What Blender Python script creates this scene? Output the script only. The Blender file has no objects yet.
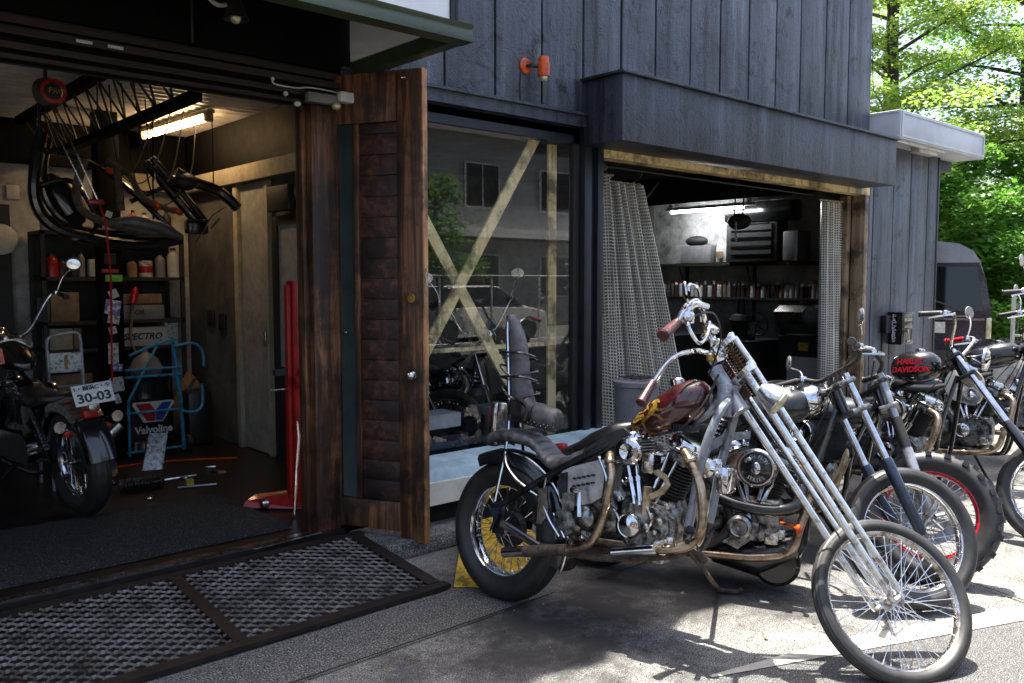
import bpy, bmesh, math, random
from mathutils import Vector as V, Matrix as M
from math import sin, cos, pi, radians as R, sqrt, atan2
random.seed(11)
S = bpy.context.scene
C = S.collection
WM = {}

# ------------------------------------------------------------------ mesh building
def rotm(ax, deg): return M.Rotation(R(deg), 4, ax)
def tr(x, y, z): return M.Translation((x, y, z))
def basis(o, x, y, z):
    m = M.Identity(4)
    for i in range(3):
        m[i][0], m[i][1], m[i][2], m[i][3] = x[i], y[i], z[i], o[i]
    return m
def look(p0, p1):
    """matrix with z axis along p0->p1, origin p0"""
    p0, p1 = V(p0), V(p1); z = (p1 - p0).normalized()
    x = V((0, 0, 1)).cross(z) if abs(z.z) < .95 else V((1, 0, 0)).cross(z)
    x.normalize(); y = z.cross(x)
    return basis(p0, x, y, z)
def spline(pts, k=6, close=False):
    P = [V(p) for p in pts]; n = len(P); out = []
    rng = range(n if close else n - 1)
    for i in rng:
        if close: a, b, c, d = P[(i-1) % n], P[i], P[(i+1) % n], P[(i+2) % n]
        else: a, b, c, d = P[max(i-1, 0)], P[i], P[i+1], P[min(i+2, n-1)]
        for j in range(k):
            t = j / k
            out.append(.5*((2*b)+(c-a)*t+(2*a-5*b+4*c-d)*t*t+(3*b-a-3*c+d)*t**3))
    if not close: out.append(P[-1])
    return out
class MB:
    def __init__(s, xf=None): s.v = []; s.f = []; s.xf = xf; s.m = []; s.cm = 0; s.uv = None
    def add(s, vs, fs, T=None):
        b = len(s.v)
        X = s.xf
        if T is not None and X is not None: X = X @ T
        elif T is not None: X = T
        if X is not None: s.v += [X @ V(p) for p in vs]
        else: s.v += [V(p) for p in vs]
        s.f += [tuple(i + b for i in f) for f in fs]; s.m += [s.cm] * len(fs)
        return s
    def box(s, c, d, T=None, bev=0):
        x, y, z = d[0]/2, d[1]/2, d[2]/2
        if bev <= 0:
            vs = [(c[0]+i*x, c[1]+j*y, c[2]+k*z) for i in (-1, 1) for j in (-1, 1) for k in (-1, 1)]
            return s.add(vs, [(0,1,3,2),(4,6,7,5),(0,4,5,1),(2,3,7,6),(0,2,6,4),(1,5,7,3)], T)
        bm = bmesh.new(); bmesh.ops.create_cube(bm, size=1)
        for v in bm.verts: v.co = V((v.co.x*d[0]+c[0], v.co.y*d[1]+c[1], v.co.z*d[2]+c[2]))
        bmesh.ops.bevel(bm, geom=bm.edges[:], offset=bev, segments=2, affect='EDGES', profile=.5)
        bm.verts.index_update()
        s.add([v.co.copy() for v in bm.verts], [tuple(v.index for v in f.verts) for f in bm.faces], T); bm.free()
        return s
    def span(s, a, b, bev=0):
        return s.box([(a[i]+b[i])/2 for i in range(3)], [abs(a[i]-b[i]) for i in range(3)], None, bev)
    def tube(s, pts, r, n=8, sp=0, close=False, T=None, flat=1, caps=True, up=None):
        P = spline(pts, sp, close) if sp else [V(p) for p in pts]
        m = len(P)
        if isinstance(r, (list, tuple)):
            k = len(r) - 1
            rr = []
            for i in range(m):
                t = i/max(m-1, 1)*k; j = min(int(t), k-1); rr.append(r[j]+(r[j+1]-r[j])*(t-j))
        else: rr = [r]*m
        vs = []; prev = None
        for i in range(m):
            if close: t = P[(i+1) % m]-P[i-1]
            else: t = P[min(i+1, m-1)]-P[max(i-1, 0)]
            if t.length < 1e-9: t = V((0, 0, 1))
            t.normalize()
            if prev is None:
                a = V(up) if up is not None else (V((0, 0, 1)) if abs(t.z) < .9 else V((1, 0, 0)))
                prev = (a - t*a.dot(t)).normalized()
            else:
                q = prev - t*prev.dot(t)
                if q.length > 1e-6: prev = q.normalized()
            b = t.cross(prev)
            for j in range(n):
                w = 2*pi*(j+.5)/n
                vs.append(P[i]+(prev*cos(w)*flat+b*sin(w))*rr[i])
        fs = []
        L = m if close else m-1
        for i in range(L):
            i2 = (i+1) % m
            for j in range(n): fs.append((i*n+j, i*n+(j+1) % n, i2*n+(j+1) % n, i2*n+j))
        if caps and not close:
            fs.append(tuple(range(n-1, -1, -1))); fs.append(tuple((m-1)*n+j for j in range(n)))
        return s.add(vs, fs, T)
    def cyl(s, a, b, r, r2=None, n=16, T=None):
        return s.tube([a, b], [r, r if r2 is None else r2], n, T=T)
    def lathe(s, prof, T=None, n=24, close=False, cap=True, a0=0, a1=2*pi):
        full = abs(a1-a0-2*pi) < 1e-6; k = len(prof); c = n if full else n+1
        vs = []
        for i in range(c):
            w = a0+(a1-a0)*i/n
            for r, z in prof: vs.append((r*cos(w), r*sin(w), z))
        fs = []
        for i in range(n):
            i2 = (i+1) % c
            for j in range(k if close else k-1):
                j2 = (j+1) % k
                fs.append((i*k+j, i2*k+j, i2*k+j2, i*k+j2))
        if cap and full and not close:
            if prof[0][0] > 1e-5: fs.append(tuple(i*k for i in range(c-1, -1, -1)))
            if prof[-1][0] > 1e-5: fs.append(tuple(i*k+k-1 for i in range(c)))
        return s.add(vs, fs, T)
    def prism(s, poly, z0, z1, T=None):
        n = len(poly); vs = [(x, y, z0) for x, y in poly]+[(x, y, z1) for x, y in poly]
        fs = [tuple(range(n-1, -1, -1)), tuple(range(n, 2*n))]+[(i, (i+1) % n, n+(i+1) % n, n+i) for i in range(n)]
        return s.add(vs, fs, T)
    def side(s, poly, y0, y1):
        """poly in (x,z), extruded along y"""
        n = len(poly); vs = [(x, y0, z) for x, z in poly]+[(x, y1, z) for x, z in poly]
        fs = [tuple(range(n-1, -1, -1)), tuple(range(n, 2*n))]+[(i, (i+1) % n, n+(i+1) % n, n+i) for i in range(n)]
        return s.add(vs, fs)
    def loft(s, rings, cap=True, close=False, T=None):
        n = len(rings[0]); vs = [p for r in rings for p in r]; fs = []; m = len(rings)
        for i in range(m if close else m-1):
            i2 = (i+1) % m
            for j in range(n): fs.append((i*n+j, i*n+(j+1) % n, i2*n+(j+1) % n, i2*n+j))
        if cap and not close: fs += [tuple(range(n-1, -1, -1)), tuple((m-1)*n+j for j in range(n))]
        return s.add(vs, fs, T)
    def blob(s, c, r, n=16, m=10, T=None):
        prof = [(max(sin(pi*j/m), 0), -cos(pi*j/m)) for j in range(m+1)]
        vs = []
        for i in range(n):
            w = 2*pi*i/n
            for q, z in prof: vs.append((c[0]+r[0]*q*cos(w), c[1]+r[1]*q*sin(w), c[2]+r[2]*z))
        fs = []
        for i in range(n):
            i2 = (i+1) % n
            for j in range(m): fs.append((i*(m+1)+j, i2*(m+1)+j, i2*(m+1)+j+1, i*(m+1)+j+1))
        return s.add(vs, fs, T)
    def body(s, secs, n=20, e=2.4, T=None):
        """loft along x of superellipse sections (x, zc, half_width, half_height[, yc])"""
        rings = []
        for q in secs:
            x, zc, hw, hh = q[:4]; yc = q[4] if len(q) > 4 else 0
            ring = []
            for j in range(n):
                w = 2*pi*j/n; cc, ss = cos(w), sin(w)
                ring.append((x, yc+hw*math.copysign(abs(cc)**(2/e), cc), zc+hh*math.copysign(abs(ss)**(2/e), ss)))
            rings.append(ring)
        return s.loft(rings, T=T)
    def quad(s, a, b, c, d): return s.add([a, b, c, d], [(0, 1, 2, 3)])

def finish(name, mb, mats, parent, world, ang=32):
    me = bpy.data.meshes.new(name)
    vs = mb.v
    off = None
    if parent is not None and world:
        inv = WM[parent.name].inverted(); vs = [inv @ p for p in vs]
    if parent is None:
        xs = [p.x for p in vs]; ys = [p.y for p in vs]; zs = [p.z for p in vs]
        off = V(((min(xs)+max(xs))/2, (min(ys)+max(ys))/2, min(zs)))
        vs = [p-off for p in vs]
    me.from_pydata([tuple(p) for p in vs], [], mb.f)
    if mb.uv:
        l = me.uv_layers.new(name='UVMap')
        for lp in me.loops: l.data[lp.index].uv = mb.uv[lp.vertex_index]
    else:
        bm = bmesh.new(); bm.from_mesh(me)
        bmesh.ops.recalc_face_normals(bm, faces=bm.faces[:]); bm.to_mesh(me); bm.free()
    if not isinstance(mats, (list, tuple)): mats = [mats]
    for q in mats: me.materials.append(q)
    if len(mats) > 1: me.polygons.foreach_set('material_index', mb.m)
    me.polygons.foreach_set('use_smooth', [True]*len(me.polygons))
    try: me.set_sharp_from_angle(angle=R(ang))
    except Exception: pass
    me.update()
    o = bpy.data.objects.new(name, me); C.objects.link(o)
    if parent is not None:
        o.parent = parent; WM[o.name] = WM[parent.name]
    else:
        o.location = off; WM[o.name] = M.Translation(off)
    return o
def tag(o, label=None, cat=None, group=None, kind=None):
    if label: o['label'] = label
    if cat: o['category'] = cat
    if group: o['group'] = group
    if kind: o['kind'] = kind
    return o
def obj(name, mb, mat, parent=None, world=True, ang=32): return finish(name, mb, mat, parent, world, ang)
def solo(name, mb, mat, label, cat, group=None, ang=32): return tag(finish(name, mb, mat, None, True, ang), label, cat, group)
def struct(name, mb, mat): return tag(finish(name, mb, mat, None, True), None, None, None, 'structure')
def thing(name, label, cat, loc=(0, 0, 0), rotz=0, group=None, mat=None):
    o = bpy.data.objects.new(name, None); C.objects.link(o); o.empty_display_size = .1
    m = mat if mat is not None else M.Translation(loc) @ M.Rotation(rotz, 4, 'Z')
    o.matrix_world = m; WM[o.name] = m
    return tag(o, label, cat, group)
def dup(root, mat, label=None, group=None):
    kids = {}
    def cp(o, par):
        c = o.copy(); C.objects.link(c)
        if par is not None: c.parent = par
        for ch in [x for x in bpy.data.objects if x.parent == o and x.name not in made]:
            cp2 = cp(ch, c)
        return c
    made = set()
    r = cp(root, None)
    r.matrix_world = mat
    if label: r['label'] = label
    if group: r['group'] = group
    return r
def text(name, body, size, T, mat, parent=None, ext=.001, sx=1, spacing=1, offset=0, align='CENTER', shear=0):
    cu = bpy.data.curves.new('t', 'FONT'); cu.body = body; cu.size = size; cu.extrude = ext
    cu.align_x = align; cu.align_y = 'CENTER'; cu.space_character = spacing; cu.offset = offset; cu.shear = shear
    cu.resolution_u = 3
    o = bpy.data.objects.new('t', cu); C.objects.link(o)
    bpy.context.view_layer.update()
    dg = bpy.context.evaluated_depsgraph_get()
    me = bpy.data.meshes.new_from_object(o.evaluated_get(dg))
    mb = MB(); mb.add([T @ V((v.co.x*sx, v.co.y, v.co.z)) for v in me.vertices], [tuple(p.vertices) for p in me.polygons])
    bpy.data.objects.remove(o)
    if name is None: return mb
    return obj(name, mb, mat, parent)

# ------------------------------------------------------------------ materials
def nodes(name):
    m = bpy.data.materials.new(name); m.use_nodes = True; nt = m.node_tree
    return m, nt, nt.nodes['Principled BSDF'], nt.nodes['Material Output']
def N(nt, t, **k):
    n = nt.nodes.new(t)
    for a, b in k.items():
        if a.startswith('i_'): n.inputs[a[2:].replace('_', ' ')].default_value = b
        else: setattr(n, a, b)
    return n
def c4(c): return (c[0], c[1], c[2], 1)
def ramp(nt, fac, stops):
    n = N(nt, 'ShaderNodeValToRGB'); e = n.color_ramp.elements
    while len(e) > 1: e.remove(e[-1])
    g_ = lambda c: c4(tuple(max(x, 0)**1.3 for x in c))
    e[0].position = stops[0][0]; e[0].color = g_(stops[0][1])
    for p, c in stops[1:]:
        q = e.new(p); q.color = g_(c)
    nt.links.new(fac, n.inputs[0]); return n
def coords(nt, stretch=(1, 1, 1), rot=(0, 0, 0)):
    tc = N(nt, 'ShaderNodeTexCoord'); mp = N(nt, 'ShaderNodeMapping')
    mp.inputs['Scale'].default_value = stretch; mp.inputs['Rotation'].default_value = rot
    nt.links.new(tc.outputs['Object'], mp.inputs[0]); return mp.outputs[0]
def noise(nt, vec, scale, detail=5, rough=.6, dist=0):
    n = N(nt, 'ShaderNodeTexNoise'); n.inputs['Scale'].default_value = scale; n.inputs['Detail'].default_value = detail
    n.inputs['Roughness'].default_value = rough; n.inputs['Distortion'].default_value = dist
    nt.links.new(vec, n.inputs['Vector']); return n.outputs[0]
def mixc(nt, fac, a, b, mode='MIX'):
    n = N(nt, 'ShaderNodeMix', data_type='RGBA', blend_type=mode)
    for s, v in ((0, fac), (6, a), (7, b)):
        if isinstance(v, (int, float)): n.inputs[s].default_value = v
        elif isinstance(v, tuple): n.inputs[s].default_value = c4(v)
        else: nt.links.new(v, n.inputs[s])
    return n.outputs[2]
def bump(nt, h, strength, dist, bsdf, normal=None):
    b = N(nt, 'ShaderNodeBump'); b.inputs['Strength'].default_value = strength; b.inputs['Distance'].default_value = dist
    nt.links.new(h, b.inputs['Height'])
    if normal is not None: nt.links.new(normal, b.inputs['Normal'])
    nt.links.new(b.outputs[0], bsdf.inputs['Normal']); return b.outputs[0]
def pm(name, col, col2=None, rough=.5, metal=0, scale=6, lo=.35, hi=.65, bs=0, bscale=60, bdist=.002, stretch=(1, 1, 1),
       rvar=.12, coat=0, detail=6, third=None, emit=None, es=0):
    m, nt, b, out = nodes(name); L = nt.links
    vec = coords(nt, stretch); f = noise(nt, vec, scale, detail, .65)
    col2 = col2 or tuple(c*.65 for c in col)
    st = [(lo, col2), (hi, col)]
    if third: st = [(lo-.12, third), (lo, col2), (hi, col)]
    rp = ramp(nt, f, st); L.new(rp.outputs[0], b.inputs['Base Color'])
    f2 = noise(nt, vec, scale*3.3, 4, .6)
    mr = N(nt, 'ShaderNodeMapRange'); mr.inputs[3].default_value = max(rough-rvar, .02); mr.inputs[4].default_value = min(rough+rvar, 1)
    L.new(f2, mr.inputs[0]); L.new(mr.outputs[0], b.inputs['Roughness'])
    b.inputs['Metallic'].default_value = metal
    if coat: b.inputs['Coat Weight'].default_value = coat; b.inputs['Coat Roughness'].default_value = .05
    if bs: bump(nt, noise(nt, vec, bscale, 4, .6), bs, bdist, b)
    if emit: b.inputs['Emission Color'].default_value = c4(emit); b.inputs['Emission Strength'].default_value = es
    return m
MT = {}
MT['chrome'] = pm('chrome', (.72, .72, .74), (.5, .49, .48), .12, 1, 22, .3, .6, rvar=.09)
MT['worn_chrome'] = pm('worn_chrome', (.66, .65, .63), (.30, .24, .19), .24, 1, 30, .36, .56, .1, 160, .0006)
MT['alu'] = pm('cast_aluminium', (.42, .42, .42), (.10, .095, .09), .34, .9, 24, .42, .62, .3, 200, .001, third=(.015, .013, .012))
MT['steel'] = pm('dark_steel', (.09, .095, .11), (.02, .02, .022), .36, .7, 18, .35, .65, .15, 200, .0006)
MT['grey_paint'] = pm('grey_frame_paint', (.36, .38, .41), (.12, .12, .13), .32, .35, 20, .3, .5, .1, 200, .0005)
MT['white_tube'] = pm('white_worn_tube', (.74, .74, .74), (.28, .24, .21), .17, .85, 26, .30, .48, .1, 200, .0005)
MT['blackpaint'] = pm('black_paint', (.016, .017, .019), (.03, .028, .026), .22, 0, 14, .4, .6, coat=.5)
MT['matblack'] = pm('matt_black', (.02, .02, .021), (.045, .042, .04), .6, 0, 20, .4, .7, .2, 200)
MT['rubber'] = pm('tyre_rubber', (.022, .022, .023), (.055, .053, .051), .5, 0, 16, .4, .7, .2, 260, .001)
MT['leather'] = pm('grey_leather', (.19, .18, .18), (.075, .068, .068), .45, 0, 14, .35, .65, .5, 220, .0015)
MT['blackleather'] = pm('black_leather', (.025, .023, .023), (.05, .045, .04), .42, 0, 18, .35, .65, .5, 220, .0012)
MT['pipe'] = pm('heat_stained_pipe', (.50, .42, .33), (.20, .14, .09), .3, .9, 14, .35, .6, .15, 150, .0006, third=(.07, .05, .04))
MT['wrap'] = pm('pipe_wrap', (.16, .12, .09), (.05, .04, .03), .8, 0, 30, .35, .6, .6, 120, .003)
MT['maroon'] = pm('maroon_rubber', (.13, .035, .03), (.06, .02, .018), .4, 0, 20, .35, .65)
MT['brass'] = pm('brass', (.55, .36, .12), (.2, .12, .05), .35, .9, 30)
MT['gold'] = pm('gold_leaf_paint', (.36, .25, .06), (.12, .08, .02), .4, .2, 60, .35, .6)
MT['red'] = pm('red_paint', (.5, .02, .015), (.25, .012, .01), .4, 0, 12, .3, .6, coat=.2)
MT['redrim'] = pm('red_rim', (.8, .03, .08), (.3, .012, .02), .3, .2, 30, coat=.3)
MT['redtext'] = pm('red_letters', (.72, .03, .07), (.5, .03, .05), .4)
MT['white'] = pm('white_paint', (.72, .72, .70), (.5, .49, .46), .5, 0, 20)
MT['yellow'] = pm('yellow_paint', (.62, .43, .04), (.24, .18, .06), .6, 0, 26, .38, .55, .4, 90, .003)
MT['darkblue'] = pm('dark_blue_paint', (.055, .075, .12), (.03, .04, .06), .3, .3, 18, coat=.3)
MT['orange'] = pm('orange_lens', (.75, .16, .02), (.4, .07, .01), .25)
MT['silverpaint'] = pm('silver_paint', (.5, .51, .52), (.3, .3, .31), .3, .5, 12, coat=.4)
MT['greytank'] = pm('grey_tank', (.075, .08, .088), (.03, .03, .034), .3, .3, 10, coat=.4)
MT['lens'] = pm('lamp_lens', (.8, .78, .6), (.5, .45, .25), .12, .3, 30)
MT['mirror'] = pm('mirror_glass', (.85, .85, .86), (.8, .8, .8), .05, 1, 8, rvar=.02)
MT['cyan'] = pm('pale_blue_paint', (.55, .68, .72), (.36, .46, .50), .35, 0, 5, .35, .6, coat=.2)
MT['cream'] = pm('cream_paint', (.72, .70, .62), (.5, .48, .42), .4, 0, 5, .35, .6, coat=.2)
MT['stickw'] = pm('sticker_white', (.6, .6, .58), (.2, .2, .2), .5, 0, 45, .4, .5)
MT['stickp'] = pm('sticker_purple', (.22, .18, .45), (.7, .7, .7), .5, 0, 30, .45, .5)
MT['stickg'] = pm('sticker_green', (.3, .6, .08), (.15, .4, .05), .5, 0, 30)
MT['cardboard'] = pm('cardboard', (.34, .25, .16), (.2, .14, .09), .8, 0, 9)
MT['plastic_white'] = pm('plastic_white', (.6, .6, .58), (.42, .42, .4), .4)
MT['blue'] = pm('blue_paint', (.04, .10, .42), (.03, .06, .25), .4)
MT['cyan_tube'] = pm('sky_blue_tube', (.09, .38, .56), (.04, .16, .26), .35, .1, 24, .35, .55)
MT['paper'] = pm('paper', (.65, .65, .62), (.45, .45, .43), .7, 0, 60)
MT['greylight'] = pm('grey_plastic', (.3, .3, .31), (.2, .2, .2), .5)
MT['spring'] = pm('rusty_spring', (.28, .16, .10), (.10, .05, .03), .45, .7, 60, .4, .6)

def m_tank():
    m, nt, b, out = nodes('candy_red_tank'); L = nt.links; vec = coords(nt)
    f = noise(nt, vec, 9, 7, .7)
    r1 = ramp(nt, f, [(.34, (.012, .004, .004)), (.50, (.065, .009, .012)), (.68, (.15, .022, .032))])
    L.new(r1.outputs[0], b.inputs['Base Color'])
    b.inputs['Metallic'].default_value = .25; b.inputs['Roughness'].default_value = .3
    b.inputs['Coat Weight'].default_value = 1; b.inputs['Coat Roughness'].default_value = .04
    return m
MT['tank'] = m_tank()
def m_wood(name, a, b_, c, scale=1, axis='Z', rough=.55):
    m, nt, b, out = nodes(name); L = nt.links
    st = {'Z': (9, 9, .6), 'X': (.6, 9, 9), 'Y': (9, .6, 9)}[axis]
    vec = coords(nt, tuple(q*scale for q in st))
    f = noise(nt, vec, 2.2, 9, .72, .6); v2 = coords(nt); g = noise(nt, v2, 3.2, 6, .7)
    r1 = ramp(nt, f, [(.3, c), (.48, b_), (.66, a)])
    r2 = ramp(nt, g, [(.40, (.14, .13, .12)), (.54, (1, 1, 1))])
    L.new(mixc(nt, .85, r1.outputs[0], r2.outputs[0], 'MULTIPLY'), b.inputs['Base Color'])
    b.inputs['Roughness'].default_value = rough
    bump(nt, f, .5, .004, b)
    return m
MT['door_wood'] = m_wood('dark_stained_wood', (.38, .195, .095), (.12, .06, .03), (.010, .006, .005))
MT['door_edge'] = m_wood('door_edge_wood', (.72, .45, .24), (.48, .26, .12), (.20, .10, .05))
MT['plank_dark'] = m_wood('blackened_planks', (.20, .085, .05), (.065, .03, .02), (.010, .007, .006), axis='X')
MT['panel_dark'] = m_wood('blackened_rail', (.05, .03, .02), (.02, .013, .01), (.007, .005, .004), axis='Z')
MT['ply'] = m_wood('pale_timber', (.96, .82, .50), (.90, .72, .40), (.62, .45, .24), .7)
MT['jamb'] = m_wood('weathered_jamb', (.52, .42, .30), (.36, .27, .18), (.12, .08, .05), .8)
MT['floorwood'] = m_wood('dark_floor_boards', (.07, .038, .024), (.024, .014, .010), (.006, .005, .004), axis='X', rough=.4)

def m_clad(name, base=(.21, .235, .285)):
    m, nt, b, out = nodes(name); L = nt.links
    v = coords(nt); vs = coords(nt, (5, 5, .35))
    big = noise(nt, v, 1.3, 6, .62); st = noise(nt, vs, 1.6, 7, .7)
    emb = N(nt, 'ShaderNodeTexVoronoi'); emb.inputs['Scale'].default_value = 55
    dv = N(nt, 'ShaderNodeMapping'); dv.inputs['Scale'].default_value = (1, 1, .75); L.new(v, dv.inputs[0]); L.new(dv.outputs[0], emb.inputs['Vector'])
    a = ramp(nt, st, [(.36, tuple(c*.28 for c in base)), (.45, tuple(c*.72 for c in base)), (.58, base), (.74, tuple(min(c*1.7, 1) for c in base))])
    g = ramp(nt, big, [(.32, (.55, .56, .6)), (.6, (1, 1, 1))])
    col = mixc(nt, .8, a.outputs[0], g.outputs[0], 'MULTIPLY')
    gi = N(nt, 'ShaderNodeNewGeometry'); gr = ramp(nt, gi.outputs['Random Per Island'], [(0, (.78, .78, .78)), (1, (1, 1, 1))]); col = mixc(nt, 1, col, gr.outputs[0], 'MULTIPLY')
    fl = noise(nt, v, 4.5, 10, .8, .6); flr = ramp(nt, fl, [(.38, (.16, .16, .17)), (.47, (1, 1, 1)), (.66, (1, 1, 1))]); col = mixc(nt, .85, col, flr.outputs[0], 'MULTIPLY')
    L.new(col, b.inputs['Base Color']); b.inputs['Roughness'].default_value = .42
    nn = noise(nt, v, 34, 4, .6, 1.5)
    bump(nt, nn, .9, .012, b)
    return m
MT['clad'] = m_clad('blue_grey_cladding')
MT['fascia'] = m_clad('dark_fascia_metal', (.12, .135, .17))
MT['frame_metal'] = pm('black_blue_frame', (.035, .04, .05), (.015, .017, .02), .45, .2, 8, .3, .6, .2, 120)
MT['beam'] = pm('sooty_beam', (.011, .011, .011), (.005, .005, .005), .6, 0, 4, .35, .65, .3, 60, .004)
MT['beam'].node_tree.nodes['Principled BSDF'].inputs['Specular IOR Level'].default_value = .08
MT['rail_rust'] = pm('rusty_rail', (.07, .042, .034), (.016, .011, .010), .5, .3, 6, .35, .65, .3, 90, .003, stretch=(.4, 6, 6))
MT['green_edge'] = pm('green_gutter', (.10, .13, .075), (.045, .06, .035), .4, .1, 3, .3, .6, stretch=(.4, 3, 3))
MT['sign_white'] = pm('sign_panel', (.84, .85, .86), (.72, .73, .75), .4, 0, 2)
MT['canopy'] = pm('white_canopy_metal', (.66, .67, .70), (.56, .57, .60), .4, 0, 2, .35, .6)
MT['dark_glass'] = pm('tinted_glass', (.02, .022, .025), (.02, .02, .022), .06, 0, 3, rvar=.02)
MT['vanpaint'] = pm('van_paint', (.075, .065, .095), (.055, .05, .07), .22, .2, 5, coat=.8)
MT['vanroof'] = pm('van_roof_paint', (.32, .32, .35), (.26, .26, .28), .35, .2, 5, coat=.4)

def m_wall(name, a, b2, third=None, scale=1.4, bsx=.5):
    m, nt, b, out = nodes(name); L = nt.links; v = coords(nt)
    f = noise(nt, v, scale, 8, .68); g = noise(nt, v, scale*9, 5, .7)
    st = [(.34, b2), (.62, a)]
    if third: st = [(.3, third), (.42, b2), (.64, a)]
    r = ramp(nt, f, st); r2 = ramp(nt, g, [(.3, (.6, .6, .6)), (.6, (1, 1, 1))])
    L.new(mixc(nt, .7, r.outputs[0], r2.outputs[0], 'MULTIPLY'), b.inputs['Base Color']); b.inputs['Roughness'].default_value = .85
    bump(nt, noise(nt, v, 30, 5, .7), bsx, .004, b); return m
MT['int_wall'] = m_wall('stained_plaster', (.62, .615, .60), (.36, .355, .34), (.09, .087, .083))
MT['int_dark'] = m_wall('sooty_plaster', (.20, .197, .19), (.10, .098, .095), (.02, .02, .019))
MT['pale_panel'] = m_wall('pale_door_panel', (.46, .45, .43), (.30, .29, .27))
MT['cream_beam'] = m_wall('cream_beam', (.52, .47, .36), (.36, .32, .24))
MT['corr'] = pm('corrugated_metal', (.88, .85, .80), (.58, .55, .51), .45, .35, 3, .3, .6)
MT['opp_wall'] = m_wall('opposite_wall', (.50, .50, .50), (.40, .40, .40))
MT['opp_white'] = pm('white_trim', (.7, .7, .7), (.6, .6, .6), .6)

MT['brick'] = pm('red_brown_brick', (.24, .11, .07), (.13, .06, .045), .8, 0, 12)
def m_concrete():
    m, nt, b, out = nodes('stained_concrete'); L = nt.links; v = coords(nt)
    sp = noise(nt, v, 165, 3, .75); md = noise(nt, v, 26, 9, .85); bg = noise(nt, v, 2.1, 8, .7, .4)
    a = ramp(nt, sp, [(.40, (.03, .03, .028)), (.50, (.25, .245, .235)), (.60, (.52, .51, .48))])
    b2 = ramp(nt, md, [(.36, (.16, .16, .16)), (.47, (.8, .8, .8)), (.56, (1, 1, 1))])
    b3 = ramp(nt, bg, [(.38, (.34, .335, .33)), (.47, (.72, .72, .72)), (.60, (1, 1, 1))])
    c = mixc(nt, .75, a.outputs[0], b2.outputs[0], 'MULTIPLY'); c = mixc(nt, .8, c, b3.outputs[0], 'MULTIPLY')
    wob = noise(nt, v, 4, 9, .75)
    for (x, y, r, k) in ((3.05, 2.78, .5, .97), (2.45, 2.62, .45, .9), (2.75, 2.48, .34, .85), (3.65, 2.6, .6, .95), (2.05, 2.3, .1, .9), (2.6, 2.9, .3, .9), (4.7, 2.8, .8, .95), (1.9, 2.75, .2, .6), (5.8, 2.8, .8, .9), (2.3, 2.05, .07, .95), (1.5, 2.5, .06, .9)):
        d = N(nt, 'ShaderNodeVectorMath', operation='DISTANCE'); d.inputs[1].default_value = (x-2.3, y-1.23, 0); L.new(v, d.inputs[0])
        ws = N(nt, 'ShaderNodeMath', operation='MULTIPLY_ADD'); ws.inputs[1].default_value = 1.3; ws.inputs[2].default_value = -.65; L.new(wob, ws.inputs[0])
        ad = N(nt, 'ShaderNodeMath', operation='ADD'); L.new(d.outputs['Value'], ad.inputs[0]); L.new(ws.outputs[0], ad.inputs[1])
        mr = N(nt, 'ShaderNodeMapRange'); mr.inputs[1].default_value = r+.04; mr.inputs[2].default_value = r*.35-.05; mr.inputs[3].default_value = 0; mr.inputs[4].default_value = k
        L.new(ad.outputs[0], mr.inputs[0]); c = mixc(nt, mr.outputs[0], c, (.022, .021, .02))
    vo = N(nt, 'ShaderNodeTexVoronoi', feature='DISTANCE_TO_EDGE'); vo.inputs['Scale'].default_value = .55
    wv = N(nt, 'ShaderNodeVectorMath', operation='ADD'); nz = N(nt, 'ShaderNodeTexNoise'); nz.inputs['Scale'].default_value = 2.5; nz.inputs['Detail'].default_value = 8; L.new(v, nz.inputs['Vector']); L.new(v, wv.inputs[0]); L.new(nz.outputs['Color'], wv.inputs[1]); L.new(wv.outputs[0], vo.inputs['Vector'])
    cr = N(nt, 'ShaderNodeMapRange'); cr.inputs[1].default_value = .0015; cr.inputs[2].default_value = .004; cr.inputs[3].default_value = .8; cr.inputs[4].default_value = 0; L.new(vo.outputs[0], cr.inputs[0])
    c = mixc(nt, cr.outputs[0], c, (.03, .028, .026))
    L.new(c, b.inputs['Base Color']); b.inputs['Roughness'].default_value = .9
    h = mixc(nt, .5, sp, md); bump(nt, h, .5, .005, b); return m
MT['concrete'] = m_concrete()
def m_speck(name, stops, sc, bs=.7, rough=.85):
    m, nt, b, out = nodes(name); L = nt.links; v = coords(nt)
    sp = noise(nt, v, sc, 5, .75); md = noise(nt, v, sc/7, 6, .7)
    a = ramp(nt, sp, stops); b2 = ramp(nt, md, [(.35, (.35, .35, .35)), (.55, (1, 1, 1))])
    L.new(mixc(nt, .55, a.outputs[0], b2.outputs[0], 'MULTIPLY'), b.inputs['Base Color']); b.inputs['Roughness'].default_value = rough
    bump(nt, sp, bs, .006, b); return m
MT['asphalt'] = m_speck('road_asphalt', [(.40, (.02, .02, .022)), (.52, (.13, .13, .13)), (.64, (.46, .45, .43))], 170)
MT['gutter'] = m_speck('gravelly_concrete', [(.40, (.02, .02, .02)), (.52, (.14, .14, .135)), (.62, (.50, .48, .46))], 120)
MT['mat'] = m_speck('rubber_mat', [(.42, (.008, .008, .009)), (.56, (.03, .03, .032)), (.66, (.34, .33, .31))], 110)
MT['curb'] = pm('pale_curb', (.46, .44, .40), (.34, .32, .29), .8, 0, 14, .35, .6, .4, 120, .003)
MT['mesh_steel'] = pm('worn_mesh_steel', (.34, .315, .30), (.10, .075, .06), .38, .5, 9, .34, .66, .3, 90, .001, third=(.04, .03, .025))
MT['mesh_frame'] = pm('brown_mesh_frame', (.055, .042, .036), (.022, .018, .016), .55, .3, 9, .35, .65, .4, 90, .002)
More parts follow.
